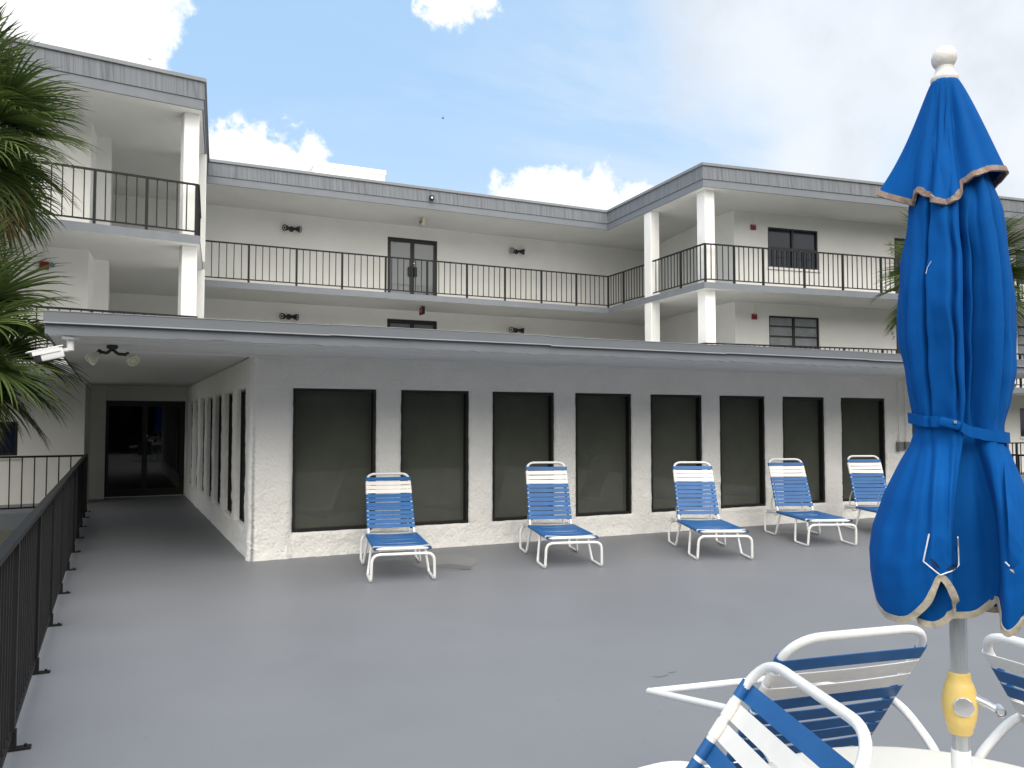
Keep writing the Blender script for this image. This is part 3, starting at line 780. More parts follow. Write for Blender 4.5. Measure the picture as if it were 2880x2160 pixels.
# ---- umbrella
UA = math.atan2(UX, UY)
um = thing('patio_umbrella', 'closed blue canvas umbrella tied round its pole, standing in the round table', 'umbrella', (UX, UY, 0), -UA)
PX = .000733
UR = Vector((math.cos(UA), -math.sin(UA), 0)); UV = Vector((math.sin(UA), math.cos(UA), 0)); UD = math.hypot(UX, UY)
PT = rad(2.635)
FW_ = FD * math.cos(PT) + Vector((0, 0, 1)) * math.sin(PT); UP_ = Vector((0, 0, 1)) * math.cos(PT) - FD * math.sin(PT)
def raydir(x, y): return (FW_ * 2330 + RT * (x - 1440) - UP_ * (y - 1080)).normalized()
def loft(xoff, d, y):
    """local point of the cloth: sideways offset (measured units), depth from the pole, height"""
    r = raydir(2693 - (1850 - y) * .0279 + xoff, y); P = r * ((UD + d * PX) / r.dot(UV))
    return Vector((P.dot(UR), d * PX, 1.65 + P.z))
def y2z(y): return loft(0, 0, y).z
# local frame: x = lateral right, y = away from the viewer, z = up
def interp(tab, v):
    if v <= tab[0][0]: return tab[0][1:]
    for a, b in zip(tab, tab[1:]):
        if v <= b[0]:
            t = (v - a[0]) / (b[0] - a[0]); t = t * t * (3 - 2 * t) if len(a) > 9 else t
            return tuple(p + (q - p) * t for p, q in zip(a[1:], b[1:]))
    return tab[-1][1:]
#      ypix  left right (px from axis)
PROF = [(232, 38, 38), (300, 52, 52), (430, 80, 84), (520, 102, 120), (600, 114, 146), (700, 130, 160), (800, 148, 172), (880, 159, 176), (940, 157, 177), (1060, 131, 171), (1140, 118, 155), (1195, 112, 138), (1215, 113, 137),
        (1260, 122, 143), (1300, 141, 151), (1400, 183, 178), (1500, 222, 206), (1565, 243, 224), (1620, 243, 232), (1680, 232, 228), (1745, 214, 214), (1800, 196, 206)]
# control columns round the cloth: hem (x px, depth px toward the viewer negative, y px), angle and depth factor at the tie
CT = [(-120, 150, 1700, 140, 1), (-205, 55, 1690, 168, .95), (-222, -30, 1688, 192, 1), (-196, -125, 1735, 208, 1), (-135, -185, 1746, 221, 1), (-78, -205, 1702, 238, 1),
      (-55, -208, 1655, 247, 1), (-42, -206, 1630, 254, 1), (-24, -202, 1652, 261, 1), (-8, -193, 1690, 272, 1.02), (-6, -180, 1722, 282, 1.02), (-24, -166, 1748, 283, .97), (-62, -152, 1763, 281, .90), (-105, -138, 1752, 280, .84),
      (-60, -105, 1742, 282, .72), (0, -92, 1737, 287, .66), (55, -82, 1731, 294, .64), (95, -70, 1708, 303, .62), (118, -75, 1694, 311, .60), (126, -135, 1730, 313, .82), (128, -172, 1772, 316, .97), (145, -186, 1788, 322, 1.04),
      (175, -180, 1768, 330, 1.02), (192, -172, 1728, 336, 1), (180, -176, 1668, 341, .98), (152, -188, 1608, 345, .98), (176, -140, 1660, 350, .92), (226, -85, 1745, 358, .98), (240, 0, 1722, 380, 1), (212, 85, 1700, 405, .96), (118, 160, 1722, 440, 1), (0, 180, 1700, 470, .95)]
def cat(tab, n, wrap):
    m = len(tab); out = []
    for i in range(m):
        P = []
        for k in (-1, 0, 1, 2):
            j = i + k; t = list(tab[j % m])
            t[3] += 360 * (j // m) * wrap; P.append(t)
        for q in range(n):
            u = q / n; c = []
            for a0, a1, a2, a3 in zip(*P):
                c.append(.5 * (2 * a1 + (a2 - a0) * u + (2 * a0 - 5 * a1 + 4 * a2 - a3) * u * u + (3 * a1 - a0 - 3 * a2 + a3) * u ** 3))
            out.append(c)
    return out
COLS = cat(CT, 10, 1)
NC = len(COLS)
def fold(th, y):
    a = rad(th); v = (y - 232) / 1000.
    amp = .030 + .060 * min(1, v * 1.8)
    f = .55 * math.cos(8 * a + rad(30) + .5 * math.sin(v * 5)) + .42 * math.cos(13 * a + 1.3 + .8 * math.sin(v * 4 + 1)) + .10 * math.cos(23 * a + 2.1 + 1.6 * v) + 1.6 * noise.noise(Vector((math.cos(a) * 1.6, math.sin(a) * 1.6, v * .9 + 4)))
    k = 1 + amp * .55 * f
    for c, wd, dp, y0, y1 in ((246 - 8 * v, 2.6, .22, 430, 1250), (222 - 10 * v, 3.5, .14, 760, 1250), (272 + 3 * v, 2.4, .20, 560, 1250), (289 + 5 * v, 6, .38, 520, 1240), (301 + 8 * v, 3.5, .34, 590, 1215), (331 - 4 * v, 4, .24, 500, 1215)):
        if y0 < y < y1:
            e = math.sin(math.pi * min(1, (y - y0) / 200.) / 2) * math.sin(math.pi * min(1, (y1 - y) / 120.) / 2)
            dd = (th - c + 180) % 360 - 180
            k -= dp * e * math.exp(-(dd / wd) ** 2)
    q = math.exp(-((y - 1200) / 70.) ** 2)
    return k * (1 - .55 * q) + .55 * q * (1 + (k - 1) * .3)
def upper(th, f, y, extra=0.):
    L, Rr = interp(PROF, y)
    a = rad(th); c = math.cos(a)
    r = ((L + Rr) / 2 + (Rr - L) / 2 * c)
    g = .30 + .70 * max(0, min(1, (y - 350) / 750.))
    k = fold(th, y) * (1 - (1 - f) * g)
    m = abs(c) ** 4; k = k * (1 - m) + m * (1 + (k - 1) * .3)
    R = r * PX * k + extra
    nz = .005 * noise.noise(Vector((th * .025, y * .006, 3))) + .0035 * noise.noise(Vector((th * .07, y * .013, 8)))
    return Vector((R * c + nz, R * math.sin(a) + nz, y2z(y)))
WT = [(0, 0.), (.08, .10), (.17, .33), (.36, .74), (.55, 1.04), (.70, 1.16), (.82, 1.15), (.92, 1.08), (1.0, 1.0)]
def skirt(col, v):
    hx, hd, hy, th, f = col
    T = upper(th, f, 1215); w = interp(WT, v)[0]
    y = 1215 + v * (hy - 1215)
    rp = .0050 * math.sin(math.pi * v) * (math.cos(rad(th) * 17 + 1.0 + 2 * v) + .7 * math.cos(rad(th) * 29 + 3 * v)) * (1 - .6 * v)
    nz = .010 * math.sin(math.pi * min(1, v * 1.4)) * noise.noise(Vector((th * .03, y * .006, 11))) + .006 * v * noise.noise(Vector((hx * .02, y * .012, hd * .02)))
    Hm = loft(hx, hd, hy)
    x = T.x + (Hm.x - T.x) * w; d_ = T.y + (Hm.y - T.y) * w
    n_ = Vector((x, d_, 0)).normalized() * (rp + nz)
    return Vector((x + n_.x * .4, d_ + n_.y, T.z + v * (Hm.z - T.z)))
NU, NS = 84, 56
bm = new(); rows = []; GRID = []
for j in range(NU + NS + 1):
    if j <= NU: P_ = [upper(c[3], c[4], 232 + (1215 - 232) * j / NU) for c in COLS]
    else: P_ = [skirt(c, (j - NU) / NS) for c in COLS]
    GRID.append(P_); rows.append([bm.verts.new(p) for p in P_])
for A, Bq in zip(rows, rows[1:]):
    for i in range(NC): bm.faces.new([A[i], A[(i + 1) % NC], Bq[(i + 1) % NC], Bq[i]])
bm.faces.new(rows[0])
can = obj('canopy', bm, M_FABRIC, um, True, sharp=0)
md = can.modifiers.new('thickness', 'SOLIDIFY'); md.thickness = .0015; md.offset = 0
def ribbon(ptf, n, wid, th_):
    """binding sewn over a hem: ptf(i) -> edge point, inward direction on the cloth, cloth normal"""
    bm = new(); R = []
    for i in range(n):
        e, d, o = ptf(i)
        R.append([bm.verts.new(e - d * .002 + o * th_), bm.verts.new(e + d * wid + o * th_), bm.verts.new(e + d * wid - o * th_), bm.verts.new(e - d * .002 - o * th_)])
    for i in range(n):
        a, b = R[i], R[(i + 1) % n]
        for k in range(4): bm.faces.new([a[k], a[(k + 1) % 4], b[(k + 1) % 4], b[k]])
    return bm
def hem_frame(last, prev, i):
    n = len(last); tt = (last[(i + 1) % n] - last[i - 1]).normalized(); up = prev[i] - last[i]
    inn = (up - tt * up.dot(tt)); 
    if inn.length < 1e-7: inn = Vector((0, 0, 1))
    inn.normalize(); return last[i], inn, tt.cross(inn).normalized()
obj('binding', ribbon(lambda i: hem_frame(GRID[-1], GRID[-4], i), NC, .0125, .0028), M_TRIM, can, True)
# stitched rib pocket on the front panel and beside it
def front_pt(x, z):
    best = None
    for row in GRID:
        if abs(row[0].z - z) > .15: continue
        for p in row:
            d = math.hypot(p.x - x, p.z - z)
            if d < .012 and (best is None or p.y + d * .5 < best[0]): best = (p.y + d * .5, p.y)
    return Vector((x, (best[1] if best else -.16) - .003, z))
def stitch(pts, w=.0015):
    bm = new(); P = []
    for (x0, y0), (x1, y1) in zip(pts, pts[1:]):
        n = max(2, int(math.hypot(x1 - x0, y1 - y0) / 7))
        for k in range(n): P.append((x0 + (x1 - x0) * k / n, y0 + (y1 - y0) * k / n))
    P.append(pts[-1])
    Q = []
    for x, y in P:
        g = loft(x - (2693 - (1850 - y) * .0279), -190 if y > 1400 else -110, y); Q.append(front_pt(g.x, g.z))
    for _ in range(2):
        Q = [Q[0]] + [Vector((q.x, (a.y + q.y + b.y) / 3, q.z)) for a, q, b in zip(Q, Q[1:], Q[2:])] + [Q[-1]]
    tube(bm, Q, w, 5); return bm
obj('stitching', stitch([(2614, 1497), (2598, 1573), (2646, 1612), (2697, 1597), (2694, 1510)]), M_THREAD, can)
obj('stitching', stitch([(2826, 1578), (2838, 1590)]), M_THREAD, can)
obj('stitching', stitch([(2620, 740), (2609, 757), (2605, 775)], .0006), M_THREAD, can)
def slot(pts):
    bm = new(); Q = []
    for x, y in pts:
        g = loft(x - (2693 - (1850 - y) * .0279), -190, y); q = front_pt(g.x, g.z); q.y += .0012; Q.append(q)
    bm.faces.new([bm.verts.new(q) for q in Q]); return bm
M_SHADOWCLOTH = mat('shaded_pocket_blue', (.003, .025, .10), .9)  # darker blue paints the shade inside the rib pockets
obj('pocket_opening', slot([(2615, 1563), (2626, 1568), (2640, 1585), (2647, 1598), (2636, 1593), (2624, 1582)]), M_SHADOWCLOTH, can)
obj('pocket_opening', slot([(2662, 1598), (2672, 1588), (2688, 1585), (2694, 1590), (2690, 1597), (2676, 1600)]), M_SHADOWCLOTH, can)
# tie strap
bm = new(); R = []
n = 140
for i in range(n):
    th = -180 + 360 * i / n
    yc = 1203 + 28 * math.cos(rad(th)) - 12 * math.exp(-((th + 95) / 22) ** 2)
    f_ = 1.0 - .10 * math.exp(-((th + 52) / 12) ** 2)
    a = upper(th % 360, f_, yc - 15, .007); b = upper(th % 360, f_, yc + 15, .007); b.x = a.x + (b.x - a.x) * .3; b.y = a.y + (b.y - a.y) * .3
    o = Vector((math.cos(rad(th)), math.sin(rad(th)), 0)) * .003
    R.append([bm.verts.new(a), bm.verts.new(a + o), bm.verts.new(b + o), bm.verts.new(b)])
for i in range(n):
    a, b = R[i], R[(i + 1) % n]
    for k in range(4): bm.faces.new([a[k], a[(k + 1) % 4], b[(k + 1) % 4], b[k]])
st = obj('tie_strap', bm, M_FABRIC, um, True)
p = upper(267, 1, 1192, .014)
bm = new(); box(bm, p.x - .024, p.x + .020, p.y - .005, p.y + .006, p.z - .010, p.z + .010, .005, Matrix.Translation(p) @ Matrix.Rotation(rad(16), 4, 'Y') @ Matrix.Translation(-p)); obj('knot', bm, M_FABRIC, st, True)
bm = new(); box(bm, p.x + .006, p.x + .012, p.y - .0085, p.y - .0045, p.z + .001, p.z + .007); obj('buckle', bm, M_SILVER, st)
# upper vent tier
HEM = [(-180, 206, 545), (-171, 207, 549), (-163, 178, 560), (-154, 128, 573), (-149, 112, 579), (-143, 116, 566), (-138, 118, 545), (-131, 122, 540), (-118, 132, 553), (-105, 142, 569), (-92, 146, 575), (-80, 144, 563), (-72, 142, 545), (-66, 140, 515), (-58, 142, 494), (-47, 148, 486), (-30, 160, 480), (-12, 166, 482), (2, 166, 490), (14, 150, 515), (30, 128, 555), (60, 112, 560), (90, 110, 556), (120, 115, 560), (150, 140, 556), (170, 194, 548), (180, 206, 545)]
def hem2(th):
    th = (th + 180) % 360 - 180
    for a, b in zip(HEM, HEM[1:]):
        if a[0] <= th <= b[0]:
            t = (th - a[0]) / (b[0] - a[0]); t = t * t * (3 - 2 * t)
            return a[1] + (b[1] - a[1]) * t, a[2] + (b[2] - a[2]) * t
    return HEM[-1][1:]
def tier_pt(th, t):
    R, y = hem2(th); a = rad(th)
    y0 = 233; yy = y0 + (y - y0) * t
    r0 = 40
    Rm = 100 + 62 * math.cos(a) ** 2
    R_ = r0 + (Rm * (1 - t ** 2) + R * t ** 2 - r0) * (t ** .88)
    f = .6 * math.cos(8 * a + .9) + .4 * math.cos(15 * a + 2)
    c = math.cos(a); R_ *= 1 + .11 * min(1, t * 3) * (1 - .55 * t) * f * (1 - abs(c) ** 3)
    for cc, wd, dp in ((-68, 6, .20), (-114, 4, .15), (-90, 3.5, .11), (-35, 7, .12)):
        R_ *= 1 - dp * math.sin(math.pi * min(1, t * 1.6) / 2) * math.exp(-((th - cc) / wd) ** 2)
    q = loft(R_ * c, R_ * math.sin(a), yy)
    return Vector((R_ * PX * c, R_ * PX * math.sin(a), y2z(yy) * (1 - t) + q.z * t))
bm = new(); rows = []
for j in range(41):
    rows.append([bm.verts.new(tier_pt(-180 + 360 * i / 240, j / 40)) for i in range(240)])
for A, Bq in zip(rows, rows[1:]):
    for i in range(240): bm.faces.new([A[i], A[(i + 1) % 240], Bq[(i + 1) % 240], Bq[i]])
bm.faces.new(rows[0])
ti = obj('vent_flap', bm, M_FABRIC, um, True, sharp=0)
md = ti.modifiers.new('thickness', 'SOLIDIFY'); md.thickness = .002; md.offset = -1
TL = [[tier_pt(-180 + 360 * i / 240, t) for i in range(240)] for t in (1., .96)]
obj('binding', ribbon(lambda i: hem_frame(TL[0], TL[1], i), 240, .0115, .003), M_RTRIM, ti, True)
# pole, finial, crank housing
bm = new(); lathe(bm, [(.0180, .25), (.0180, 2.40)], 36, flute=.05, nfl=9); obj('pole', bm, M_ALU, um, True)
bm = new(); zc = y2z(225)
lathe(bm, [(.0285, zc - .010), (.0300, zc - .004), (.0305, zc), (.0295, zc + .005), (.0240, zc + .010), (.0205, zc + .018), (.0190, zc + .024), (.0195, zc + .028), (.016, zc + .032)], 28)
Mf = Matrix.Translation((.0, 0, y2z(166))) @ Matrix.Rotation(rad(25), 4, 'Y')
lathe(bm, [(.002, -.0295)] + [(.0275 * math.cos(rad(a)), .0295 * math.sin(rad(a))) for a in range(-80, 81, 10)] + [(.002, .0295)], 28, Mf)
M_FIN = mat('weathered_white_finial', (.72, .69, .65), .6, var=.08, vscale=20, bump=.3, bscale=90); obj('finial', bm, M_FIN, um, True)
bm = new(); prof = [(.0185, 1.0785), (.0235, 1.077), (.0245, 1.066), (.0275, 1.056), (.0278, 1.0555), (.0284, 1.0548), (.0325, 1.043), (.0358, 1.027), (.0370, 1.010), (.0362, .992), (.0330, .974), (.0292, .9585), (.0282, .9575), (.0278, .957), (.0252, .944), (.0205, .9395)]
lathe(bm, prof, 40); hs = obj('crank_housing', bm, M_YELLOW, um, True, sharp=50)
bm = new(); Mb = Matrix.Translation((.007, -.0345, 1.0105)) @ Matrix.Rotation(rad(90), 4, 'X') @ Matrix.Rotation(rad(10), 4, 'Y')
lathe(bm, [(.0215, -.006), (.0215, .0035), (.020, .0050), (.002, .0062)], 32, Mb); obj('push_button', bm, M_SILVER, hs, True)
bm = new(); tube(bm, [(.030, -.004, 1.026), (.053, -.010, 1.018), (.0535, -.010, 1.0178), (.077, -.016, 1.008)], .0085, 12, rs=[1.1, 1.1, .9, .9])
tube(bm, [(.075, -.004, 1.010), (.081, -.030, 1.0075)], .0105, 14, caps=False); tube(bm, [(.075, -.004, 1.010), (.0805, -.024, 1.0077)], .0085, 12)
ck = obj('crank_handle', bm, M_ALU, hs, True)

# ------------------------------------------------------------------ patio chairs
PC = 'patio strap chairs round the table'
def make_chair(label, lat, fwd, fl, ff, colours, seed, rho=35, W=.268):
    x, y = LF(lat, fwd); d = (RT * fl + FD * ff).normalized()
    t = thing('patio_chair', label, 'chair', (x, y, 0), math.atan2(d.y, d.x) - math.pi / 2, PC)
    rnd = random.Random(seed); r = .0135; zt = 1.0; s, c = math.sin(rad(rho)), math.cos(rad(rho))
    Bk = lambda u, xx: Vector((xx, u * s, zt - u * c))
    Ls = .97; e = Bk(Ls, 0)
    bm = new()
    pts = [Vector((-W, e.y + .40, e.z + .01)), Bk(Ls, -W), Bk(0, -W), Bk(0, W), Bk(Ls, W), Vector((W, e.y + .40, e.z + .01))]
    tube(bm, bezpath(pts, [0, .09, .125, .125, .09, 0], 9), r, 14); tube(bm, [pts[0], pts[-1]], r, 12)
    obj('back_frame', bm, M_WHITE, t, True)
    # arms joined by a front bar, legs bend down behind
    Wa = W + .022
    bm = new()
    f = [Vector((-Wa, .19, .725)), Vector((-Wa, .86, .588)), Vector((Wa, .86, .588)), Vector((Wa, .19, .725))]
    tube(bm, [f[1], f[2]], .0135, 12)
    obj('front_bar', bm, M_WHITE, t, True)
    for sg in (-1, 1):
        bm = new(); q = [Vector((sg * Wa, .875, .585)), Vector((sg * Wa, .20, .722)), Vector((sg * Wa, .02, .60)), Vector((sg * (Wa + .01), -.05, .42)), Vector((sg * (Wa + .01), -.02, .02)), Vector((sg * (Wa + .01), .62, .016))]
        tube(bm, bezpath(q, [0, .13, .06, .12, .05, 0], 8), .0165, 14, ry=.0125)
        obj('arm', bm, M_WHITE, t, True)
    bm = new(); tube(bm, [(-Wa - .01, .62, .016), (Wa + .01, .62, .016)], .013, 10); obj('base_bar', bm, M_WHITE, t, True)
    for i, ch in enumerate(colours):
        u = .105 + .0635 * i
        if u > Ls - .05: break
        bmS = strapmesh(Bk(u, -W), Bk(u, W), (0, -c, -s), (0, s, -c), w=.051, th=.003, r=r, sag=rnd.uniform(-.006, .002), n=12, tail=False)
        obj('strap', bmS, M_BSTRAP if ch == 'b' else M_WSTRAP, t, True)
    for i in range(6):
        yy = e.y + .06 + .0605 * i; zz = e.z + .01 * (yy - e.y) / .40
        bmS = strapmesh((-W, yy, zz), (W, yy, zz), (0, -.02, 1), (0, 1, .02), w=.051, th=.003, r=r, sag=.012, n=12)
        obj('strap', bmS, M_BSTRAP if i in (0, 1, 2, 5) else M_WSTRAP, t, True)
    return t
make_chair('blue and cream strap chair nearest the camera, its back leaning against the table', .728, 2.03, -.994, -.106, 'bwwbbbbbbbbbbb', 21, W=.298)
make_chair('blue and cream strap chair behind the table, its arms reaching out toward the loungers', 1.085, 2.59, -.30, .955, 'bwwbbbbbbbbbbb', 22)
make_chair('strap chair at the right picture edge with a cream top strap, beside the yellow crank', 1.54, 2.37, .94, .34, 'wbbwwwbbwbbbbb', 23)

# ------------------------------------------------------------------ lamps, cameras, alarms
def aim(v):
    return Vector(v).normalized().to_track_quat('Z', 'Y').to_matrix().to_4x4()
def flood(label, loc, n, heads, shell=M_DARK, lens=M_CCTV, sc=1.0, lit=None):
    """twin floodlight; n = mounting normal (pointing away from surface)"""
    t = thing('twin_floodlight', label, 'floodlight', loc, 0, 'twin floodlights')
    n = Vector(n); Mb = aim(n)
    bm = new(); lathe(bm, [(.055 * sc, .001), (.055 * sc, .022 * sc), (.045 * sc, .035 * sc), (.012 * sc, .04 * sc), (.012 * sc, .06 * sc), (.002, .062 * sc)], 20, Mb); obj('base', bm, M_DARK, t, True)
    for off, d in heads:
        off = Vector(off) * sc; d = Vector(d).normalized()
        bm = new(); tube(bm, bezpath([n * .035 * sc, n * .05 * sc + off * .35, off - d * .03 * sc], .02), .016 * sc, 8); tube(bm, [off - d * .045 * sc, off - d * .01 * sc], .026 * sc, 10); a = obj('arm', bm, M_DARK, t, True)
        Mh = Matrix.Translation(off) @ aim(d)
        bm = new(); lathe(bm, [(.02 * sc, -.012 * sc), (.030 * sc, 0), (.040 * sc, .03 * sc), (.058 * sc, .07 * sc), (.062 * sc, .10 * sc), (.062 * sc, .112 * sc), (.055 * sc, .112 * sc), (.052 * sc, .105 * sc)], 24, Mh); h = obj('lamp_head', bm, shell, t, True)
        bm = new(); lathe(bm, [(.002, .104 * sc), (.04 * sc, .1055 * sc), (.052 * sc, .103 * sc), (.05 * sc, .10 * sc), (.002, .099 * sc)], 24, Mh); obj('lens', bm, lens, h, True)
    return t
flood('cream twin floodlight with yellowed lens under the left end of the clubhouse canopy', (-.03, 9.55, 2.446), (0, 0, -1),
      [((-.135, .04, -.085), (-.55, -.25, -.62)), ((.16, -.01, -.105), (.38, -.72, -.52))], M_LAMP, M_LENS, 1.0)
flood('grey twin floodlight under the right end of the canopy, at the picture edge', (14.0, 9.35, 2.446), (0, 0, -1), [((-.15, .0, -.14), (-.5, -.5, -.45)), ((.15, 0, -.12), (.4, -.7, -.5))], M_LAMP, M_LENS, 1.1)
for (x, z), lab in (((4.64, 7.37), 'black twin floodlight left of the top floor double door'), ((12.05, 7.36), 'black twin floodlight right of the top floor double door'),
                    ((4.59, 4.75), 'black twin floodlight left of the lower double door, just above the canopy roof'), ((12.03, 4.71), 'black twin floodlight right of the lower double door, cut by the canopy roof')):
    flood(lab, (x, 24.79, z), (0, -1, 0), [((-.062, -.06, .0), (-.86, -.5, -.05)), ((.062, -.06, -.0), (.86, -.5, -.12))], M_DARK, M_CCTV, 1.5)
# bullet camera under the canopy corner
cam = thing('security_camera', 'white bullet security camera on a short ceiling mount under the canopy corner', 'security camera', (-.375, 8.66, 2.447)); cam.scale = (1.2, 1.2, 1.2)
bm = new(); lathe(bm, [(.06, -.028), (.062, -.02), (.062, -.004), (.055, -.001)], 24, Matrix.Scale(1, 4)); lathe(bm, [(.023, -.115), (.026, -.112), (.026, -.028)], 18); obj('mount', bm, M_CCTV, cam, True)
d = Vector((-.93, -.22, -.27)).normalized(); Mx = Matrix.Translation((-.02, -.005, -.105)) @ d.to_track_quat('Y', 'Z').to_matrix().to_4x4()
bm = new(); box(bm, -.042, .042, .035, .20, -.052, .03, .012, Mx); tube(bm, [Mx @ Vector((0, -.01, -.005)), Mx @ Vector((0, .04, 0))], .016, 10); bd = obj('camera_body', bm, M_CCTV, cam, True)
bm = new(); box(bm, -.049, .049, .03, .275, .031, .041, .003, Mx); box(bm, -.049, -.0435, .06, .25, .0, .0305, 0, Mx); box(bm, .0435, .049, .06, .25, .0, .0305, 0, Mx); obj('sun_shield', bm, M_CCTV, bd)
bm = new(); box(bm, -.0415, .0415, .195, .235, -.056, .028, .006, Mx); obj('lens', bm, M_DARK, bd)
# cube camera on the roof fascia
cc = thing('security_camera', 'small black cube camera on the grey roof edge above the top floor door', 'security camera', (8.21, 22.545, 8.16))
bm = new(); box(bm, -.06, .06, -.13, 0, -.06, .07, .01); obj('camera_body', bm, M_DARK, cc)
bm = new(); lathe(bm, [(.03, 0), (.03, .012), (.02, .014), (.002, .014)], 16, Matrix.Translation((-.02, -.13, -.01)) @ Matrix.Rotation(rad(90), 4, 'X')); obj('lens', bm, M_SILVER, cc, True)
# exit signs hanging from the soffits, faces along the balcony
M_EXIT = bpy.data.materials.new('lit_red_exit_letters'); M_EXIT.use_nodes = True
b_ = M_EXIT.node_tree.nodes['Principled BSDF']; b_.inputs['Base Color'].default_value = (.6, .03, .05, 1); b_.inputs['Emission Color'].default_value = (1, .08, .1, 1); b_.inputs['Emission Strength'].default_value = .12
def exit_sign(label, loc, body, face, letters):
    t = thing('exit_sign', label, 'exit sign', loc)
    bm = new(); box(bm, -.035, .035, -.17, .17, -.26, -.04, .006); obj('housing', bm, body, t)
    bm = new(); box(bm, -.012, .012, -.05, .05, -.045, -.002); obj('bracket', bm, body, t)
    for sg in (-1, 1):
        bm = new(); box(bm, .0352 * sg, .0375 * sg, -.15, .15, -.24, -.06); obj('face', bm, face, t)
        me = text('EXIT', .12, letters, name='letters'); o = link(bpy.data.objects.new('letters', me), t)
        o.matrix_local = Matrix.Translation((.0385 * sg, 0, -.15)) @ Matrix.Rotation(rad(90 * sg), 4, 'Z') @ Matrix.Rotation(rad(90), 4, 'X')
    return t
exit_sign('black exit sign with red letters hanging below the middle balcony', (8.34, 23.65, 5.158), M_DARK, M_DARK, M_EXIT)
M_EXW = mat('yellowed_exit_housing', (.62, .58, .45), .5)
exit_sign('cream exit sign seen edge-on under the top roof overhang', (8.30, 23.6, 7.848), M_EXW, M_EXW, M_RED)
def alarm(label, P, s, z, strobe):
    p = Vector(P(s, z, -.002)); q = Vector(P(s, z, -.05)); n = (q - p).normalized()
    t = thing('fire_alarm', label, 'fire alarm', p, math.atan2(n.y, n.x) + math.pi / 2, 'red fire alarms on the balcony walls')
    bm = new(); box(bm, -.085, .085, -.055, -.001, -.09, .07, .012); h = obj('horn', bm, M_RED, t)
    bm = new(); lathe(bm, [(.05, 0), (.046, .012), (.02, .016), (.002, .016)], 18, Matrix.Translation((0, -.056, -.02)) @ Matrix.Rotation(rad(90), 4, 'X')); obj('grille', bm, M_RED, h, True)
    bm = new()
    if strobe: box(bm, .09, .17, -.09, -.03, .02, .10, .01, Matrix.Rotation(rad(20), 4, 'Y')); obj('strobe', bm, M_BLUEPL, t)
    else: box(bm, -.05, .04, -.075, -.0565, .03, .062, .006); obj('strobe', bm, M_LOUVRE, t)
    bm = new(); tube(bm, [(0, -.012, .07), (0, -.012, 2.4 - (z % 2.66) + .0)] if False else [(0, -.012, .07), (0, -.012, .37)], .008, 6); obj('conduit', bm, M_WALL, t)
tL = LWd[0]
alarm('red fire alarm on the right wing wall, top floor left of the dark window', PRF, sR(16.88), 7.40, False)
alarm('red fire alarm on the right wing wall, lower floor left of the slatted window', PRF, sR(16.88), 4.75, False)
alarm('red fire alarm with a blue strobe on the left wing wall beside the palm', PL, LWd[1] - .79, 4.77, True)

# ------------------------------------------------------------------ palms
def frond(bm, base, az, el, pet, ln, rnd, nleaf=44, droop=1.0):
    d = Vector((math.cos(az) * math.cos(el), math.sin(az) * math.cos(el), math.sin(el)))
    side = Vector((-math.sin(az), math.cos(az), 0)); upv = side.cross(d) * -1
    if upv.z < 0: upv = -upv
    # petiole curve
    P = [base + d * (pet * k / 5) + Vector((0, 0, -droop * .14 * pet * (k / 5) ** 2)) for k in range(6)]
    tube(bm, P, .013, 5)
    tip = P[-1]; dd = (P[-1] - P[-2]).normalized(); upv = side.cross(dd); upv = upv if upv.z > 0 else -upv
    roll = rnd.uniform(-.5, .5); Rm = Matrix.Rotation(roll, 3, dd); side = Rm @ side; upv = Rm @ upv
    for i in range(nleaf):
        f = (i + .5) / nleaf * 2 - 1
        a = f * rad(118) + rnd.uniform(-.04, .04)
        start = tip + dd * (.16 * (1 - abs(f)) ) 
        dir_ = (dd * math.cos(a) + side * math.sin(a) + upv * (.30 * abs(f) + .12)).normalized()
        L = ln * (.62 + .38 * math.cos(a * .75)) * rnd.uniform(.9, 1.08)
        wv = dir_.cross(upv).normalized(); w = .023 + .008 * (1 - abs(f))
        n = 6; pts = []
        dr = droop * rnd.uniform(.75, 1.5)
        p = start.copy(); dv = dir_.copy()
        prevr = None
        for k in range(n + 1):
            t = k / n; ww = w * (1 - t) ** .7 * (1.0 if k else .5) + .0012
            nn = wv.cross(dv).normalized()
            r3 = [bm.verts.new(p + wv * ww + nn * ww * .45), bm.verts.new(p), bm.verts.new(p - wv * ww + nn * ww * .45)]
            if prevr:
                bm.faces.new([prevr[0], r3[0], r3[1], prevr[1]]); bm.faces.new([prevr[1], r3[1], r3[2], prevr[2]])
            prevr = r3
            dv = (dv + Vector((0, 0, -1)) * (.30 * dr * t * t + .015) + Vector((rnd.uniform(-1, 1), rnd.uniform(-1, 1), 0)) * .03).normalized()
            p = p + dv * (L / n)
